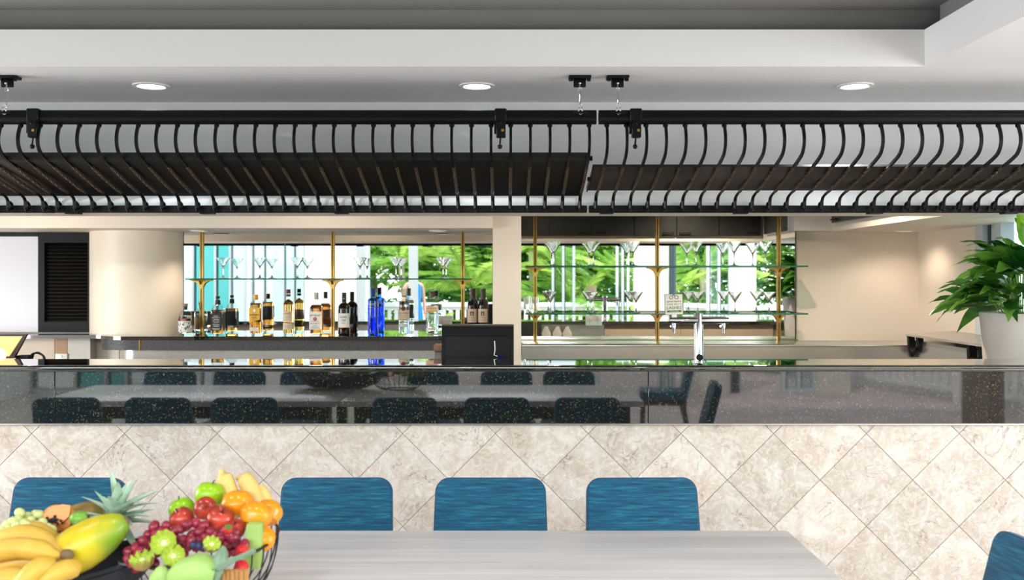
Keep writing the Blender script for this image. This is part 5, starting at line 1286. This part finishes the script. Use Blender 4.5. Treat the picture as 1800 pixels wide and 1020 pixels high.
# clerestory above the doors, made up to frame the added back light
window('window_added', -6.3, 1.1, HD+.14, 3.4, (-4.4, -2.6, -.7), ['window_glass'])
window('window_5', .82, 1.24, 0, HD, (1.03,), ['window_glass'])
window('window_6', 1.98, 2.22, 0, HD, (2.10,), ['window_glass'])
struct(MB().lathe([(.32, 0), (.32, HD)], 36, (2.60, FY+.1, 0)).build('column_round', 'column_white'))
window('window_7', 2.95, 3.06, 0, HD, (), ['window_glass'], 'frame_dark')
window('window_8', 3.62, 4.06, 0, HD, (3.84,), ['window_glass'])
struct(MB().box(4.06, 4.5, FY-.08, FY+.08, 0, HD).build('pier', 'column_white'))
# right side wall of the lounge: wide openings between slim frames, piers
window('window_9', .0, .12, 0, HD, (), ['window_glass'], 'frame_dark')
bpy.data.objects['window_9'].location = (4.70, 4.0, 0); bpy.data.objects['window_9'].rotation_euler = (0, 0, R(90)); bpy.data.objects['window_9'].location = (4.70+FY, 1.6, 0)
struct(MB().box(4.62, 4.78, -1.0, -.45, 0, HD).box(4.62, 4.78, 3.2, 4.9, 0, HD).build('wall_side_right', 'brown_wall'))
struct(MB().box(4.62, 4.78, -1.0, 4.9, HD, HD+.14).build('trim_7', 'frame_white'))
struct(MB().box(4.62, 4.78, 0.0, 4.9, HD+.14, 3.5).build('wall_side_upper', 'white_paint'))

# ------------------------------------------------------------------ terrace and garden
struct(MB().box(-9.5, -2.9, -7.2, -7.0, 0, 3.2).build('wall_neighbour', 'neighbour_paint'))
struct(MB().box(-14, 16, -8.2, -4.2, -.12, -.02).box(4.9, 9, -4.2, 7, -.12, -.02).build('terrace', 'paving'))
struct(MB().box(-24, 26, -26, -8.2, -.2, -.04).box(9, 26, -8.2, 8, -.2, -.04).build('lawn', 'lawn'))
pk = MB().prism([(-.04, 0.08), (.04, .08), (.04, .84), (-.04, .84)], -.012, .012, 'y').mesh('picket', 'fence_white')
def fence(p0, p1, label):
    d = Vector((p1[0]-p0[0], p1[1]-p0[1], 0)); L = d.length; an = math.atan2(d.y, d.x)
    t = thing('picket_fence', label, 'fence', (p0[0], p0[1], 0), (0, 0, an))
    MB().rbox(0, L, -.07, .07, .86, .96, .01, 1).build('top_rail', 'fence_white', t); MB().box(0, L, -.02, .02, .80, .86).box(0, L, -.02, .02, .10, .15).build('cross_rail', 'fence_white', t)
    n = int(L/.15)
    for k in range(n): place('picket', pk, t, (.08+k*.15, 0, 0))
    for k in range(int(L/2.4)+1): MB().rbox(-.055, .055, -.055, .055, -.05, .86, .006, 1).build('post', 'fence_white', t, (k*2.4, 0, 0))
fence((-2.8, -7.9), (3.6, -7.9), 'white picket balustrade along the garden terrace, seen in the mirrors')
fence((3.9, -7.6), (6.1, -1.6), 'white picket balustrade running toward the bar on the right, seen in the granite')
fence((6.2, -1.4), (6.2, 4.2), 'white picket balustrade beside the right-hand windows')
def frond(L, n, wl, droop):
    m_ = MB(); pts = [Vector((L*u, 0, -droop*u*u+.12*u)) for u in [i/10 for i in range(11)]]
    m_.tube(pts, [.02*(1-.8*i/10) for i in range(11)], 4)
    for k in range(n):
        u = .12+.88*k/n; p = Vector((L*u, 0, -droop*u*u+.12*u)); ll = wl*math.sin(PI*(.15+.8*u))
        for s_ in (-1, 1):
            d = Vector((.55, s_*.8, -.30-.25*random.random())).normalized(); q = Vector((.02, 0, 0))
            m_.add([p-q*.9, p+d*ll*.5+Vector((.022, 0, .01)), p+d*ll+Vector((0, 0, -.05*ll)), p+d*ll*.5-Vector((.022, 0, 0))], [(0, 1, 2, 3)])
    return m_
random.seed(41)
frs = [frond(1.9, 34, .55, d_).mesh('frond', 'palm_leaf') for d_ in (.5, .9, 1.3)]
def palm(x, y, h, n, lean, sc, seed):
    random.seed(seed)
    t = thing('palm_tree', 'arching green palm in the sunlit garden, seen in the mirrors', 'palm', (x, y, -.05), group='garden palms')
    top_ = Vector((lean[0]*h, lean[1]*h, h))
    if h > .5: MB().tube([(0, 0, 0), top_*.5+Vector((.04, 0, 0)), top_], [.10*sc, .075*sc, .07*sc], 9).build('trunk', 'palm_trunk', t)
    for k in range(n):
        az = k*2.4+random.uniform(-.3, .3); el = random.uniform(-.1, 1.2)
        place('frond', frs[k % 3], t, top_, (0, -el, az), (sc*random.uniform(.8, 1.15),)*3)
for i, a_ in enumerate(((-.9, -9.2, 1.3, 16, (.1, 0), 1.0), (-2.4, -9.6, 1.9, 14, (-.05, 0), 1.0), (.6, -9.8, 2.2, 16, (0, 0), 1.1), (1.6, -9.0, .9, 14, (0, 0), .9), (3.3, -8.8, .7, 18, (0, 0), 1.1), (4.6, -9.4, 1.8, 14, (0, 0), 1.0), (-1.9, -6.2, .25, 9, (0, 0), .55), (7.8, -3.6, .9, 14, (0, 0), 1.0), (8.2, .8, 1.2, 14, (0, 0), 1.0), (-4.2, -9.4, 1.5, 14, (0, 0), 1.0))):
    palm(*a_, seed=50+i)
def leafball(n, rx, ry, rz, ls, seed):
    random.seed(seed); m_ = MB()
    for k in range(n):
        u = Vector((random.gauss(0, 1), random.gauss(0, 1), random.gauss(0, 1))).normalized()*random.uniform(.55, 1.0)
        p = Vector((u.x*rx, u.y*ry, u.z*rz)); d = Vector((random.gauss(0, 1), random.gauss(0, 1), random.gauss(0, .6))).normalized(); e = d.cross(Vector((random.gauss(0, 1), random.gauss(0, 1), 1)).normalized()); l = ls*random.uniform(.7, 1.3)
        m_.add([p-d*l, p+e*l*.35, p+d*l, p-e*l*.35], [(0, 1, 2, 3)])
    return m_
lb = [leafball(900, 1.0, .8, .8, .13, 60+i).mesh('foliage', 'garden_leaf' if i % 2 else 'garden_leaf_dark') for i in range(4)]
lt = [leafball(1500, 1.7, 1.4, 1.5, .15, 70+i).mesh('foliage', 'garden_leaf' if i != 1 else 'garden_leaf_dark') for i in range(3)]
ldry = leafball(400, .8, .6, .5, .16, 80).mesh('foliage', 'dry_leaf')
random.seed(90)
for i in range(26):
    x = -7.5+i*.62+random.uniform(-.2, .2); y = -9.0-random.uniform(0, 1.6) if i < 22 else random.uniform(-3, 3)
    if i >= 22: x = random.uniform(7.2, 8.4)
    s_ = random.uniform(.7, 1.15)
    t = thing('garden_shrub', 'rounded leafy shrub in the garden beyond the white balustrade', 'shrub', (x, y, -.05), group='garden shrubs')
    place('foliage', lb[i % 4] if i % 9 != 4 else ldry, t, (0, 0, .62*s_), (0, 0, i*1.1), (s_, s_, s_*.95)); MB().tube([(0, 0, 0), (.02, 0, .5*s_)], .03, 6).build('stem', 'palm_trunk', t)
for i, (x, y, h, lx) in enumerate(((-6.0, -13, 3.0, .1), (-3.4, -12.5, 3.4, -.1), (-1.6, -11.6, 3.2, .35), (-.6, -12.2, 3.0, .25), (1.0, -12.8, 3.4, -.05), (2.9, -12.4, 3.2, .1), (5.2, -13, 3.3, -.1), (7.5, -12, 3.0, .1), (9.5, -8, 3.0, 0), (10.5, -3, 3.2, 0), (10.5, 2, 3.2, 0), (-8.5, -12, 3.2, 0))):
    t = thing('garden_tree', 'pale-trunked leafy tree at the back of the garden, seen in the mirrors', 'tree', (x, y, -.05), group='garden trees')
    MB().tube([(0, 0, 0), (lx*h*.5, 0, h*.5), (lx*h, .1, h)], [.13, .10, .07], 9).build('trunk', 'palm_trunk', t)
    for j in range(3):
        f_ = place('foliage', lt[(i+j) % 3], t, (lx*h+(j-1)*1.2, (j % 2)*.7, h*.75+.5*(j % 2)), (0, 0, i+j*2.0))
# person in blue walking on the terrace, seen in the left mirror
def person():
    t = thing('person', 'person in a blue sleeveless dress standing on the terrace, reflected behind the gin bottle', 'person', (-1.77, -5.1, -.02), (0, 0, R(150)))
    verts = [(0, 0, .92), (0, 0, 1.08), (0, .01, 1.25), (0, .01, 1.40), (0, .0, 1.50), (0, -.01, 1.58), (0, -.01, 1.68),
             (-.09, 0, .90), (-.10, -.02, .50), (-.10, .02, .10), (-.10, -.10, .04), (.09, 0, .90), (.10, .03, .50), (.10, .06, .10), (.10, -.06, .04),
             (-.17, .01, 1.38), (-.22, .03, 1.13), (-.20, -.06, .90), (-.195, -.09, .82), (.17, .01, 1.38), (.23, .0, 1.14), (.20, -.10, .94), (.19, -.14, .87)]
    edges = [(0, 1), (1, 2), (2, 3), (3, 4), (4, 5), (5, 6), (0, 7), (7, 8), (8, 9), (9, 10), (0, 11), (11, 12), (12, 13), (13, 14), (3, 15), (15, 16), (16, 17), (17, 18), (3, 19), (19, 20), (20, 21), (21, 22)]
    rad = [.13, .115, .13, .11, .05, .085, .075, .09, .055, .038, .04, .09, .055, .038, .04, .055, .042, .032, .035, .055, .042, .032, .035]
    me = bpy.data.meshes.new('body'); me.from_pydata(verts, edges, []); me.materials.append(MATS['skin'])
    o = place('body', me, t); sk = o.modifiers.new('skin', 'SKIN')
    for i, v in enumerate(me.skin_vertices[0].data): v.radius = (rad[i], rad[i]*.8); v.use_root = (i == 0)
    o.modifiers.new('sub', 'SUBSURF').render_levels = 2
    MB().lathe([(.19, .62), (.175, .80), (.16, .95), (.135, 1.08), (.150, 1.25), (.15, 1.36), (.10, 1.42)], 26, sy=.82).build('dress', 'blue_cloth', t)
    MB().ball((0, .015, 1.66), .102, 16, (.92, 1.05, 1.12)).ball((0, .07, 1.58), .07, 12, (1, .8, 1.5)).build('hair', 'hair_dark', t)
    h_ = MB()
    for s_, bx in ((-1, -.195), (1, .19)):
        for k in range(4): h_.tube([(bx+s_*.0+(k-1.5)*.014, -.10 if s_ < 0 else -.15, .82 if s_ < 0 else .86), (bx+(k-1.5)*.017, -.11 if s_ < 0 else -.165, .755 if s_ < 0 else .795)], [.008, .006], 6)
        h_.tube([(bx, -.09 if s_ < 0 else -.14, .83 if s_ < 0 else .875), (bx-s_*.04, -.12 if s_ < 0 else -.17, .79 if s_ < 0 else .83)], [.010, .007], 6)
    h_.build('fingers', 'skin', t)
    f_ = MB().ball((0, -.098, 1.64), .012, 8, (.8, 1.1, 1.4)).ball((-.034, -.085, 1.665), .010, 8).ball((.034, -.085, 1.665), .010, 8).ball((0, -.088, 1.602), .018, 8, (1.2, .4, .35))
    f_.build('face', 'skin', t)
    for s_ in (-1, 1): MB().rbox(s_*.10-.04, s_*.10+.04, -.17 if s_ < 0 else -.13, .06 if s_ < 0 else .10, 0, .045, .015, 2).build('shoe', 'white_cloth', t)
person()
ORD = ['first', 'second', 'third', 'fourth', 'fifth', 'sixth', 'seventh', 'eighth', 'ninth', 'tenth', 'eleventh', 'twelfth', 'thirteenth', 'fourteenth', 'fifteenth', 'sixteenth', 'seventeenth', 'eighteenth', 'nineteenth', 'twentieth']
ORD += ['twenty-'+k for k in ORD[:9]]
for g, lab in (('garden palms', 'arching green palm in the sunlit garden, %s from the left'), ('garden shrubs', 'rounded leafy shrub beyond the white balustrade, %s from the left'), ('garden trees', 'pale-trunked leafy tree at the back of the garden, %s from the left')):
    for k, o in enumerate(sorted([o for o in C.objects if o.get('group') == g], key=lambda o: o.location.x)): o['label'] = lab % ORD[k]
bpy.context.view_layer.update()
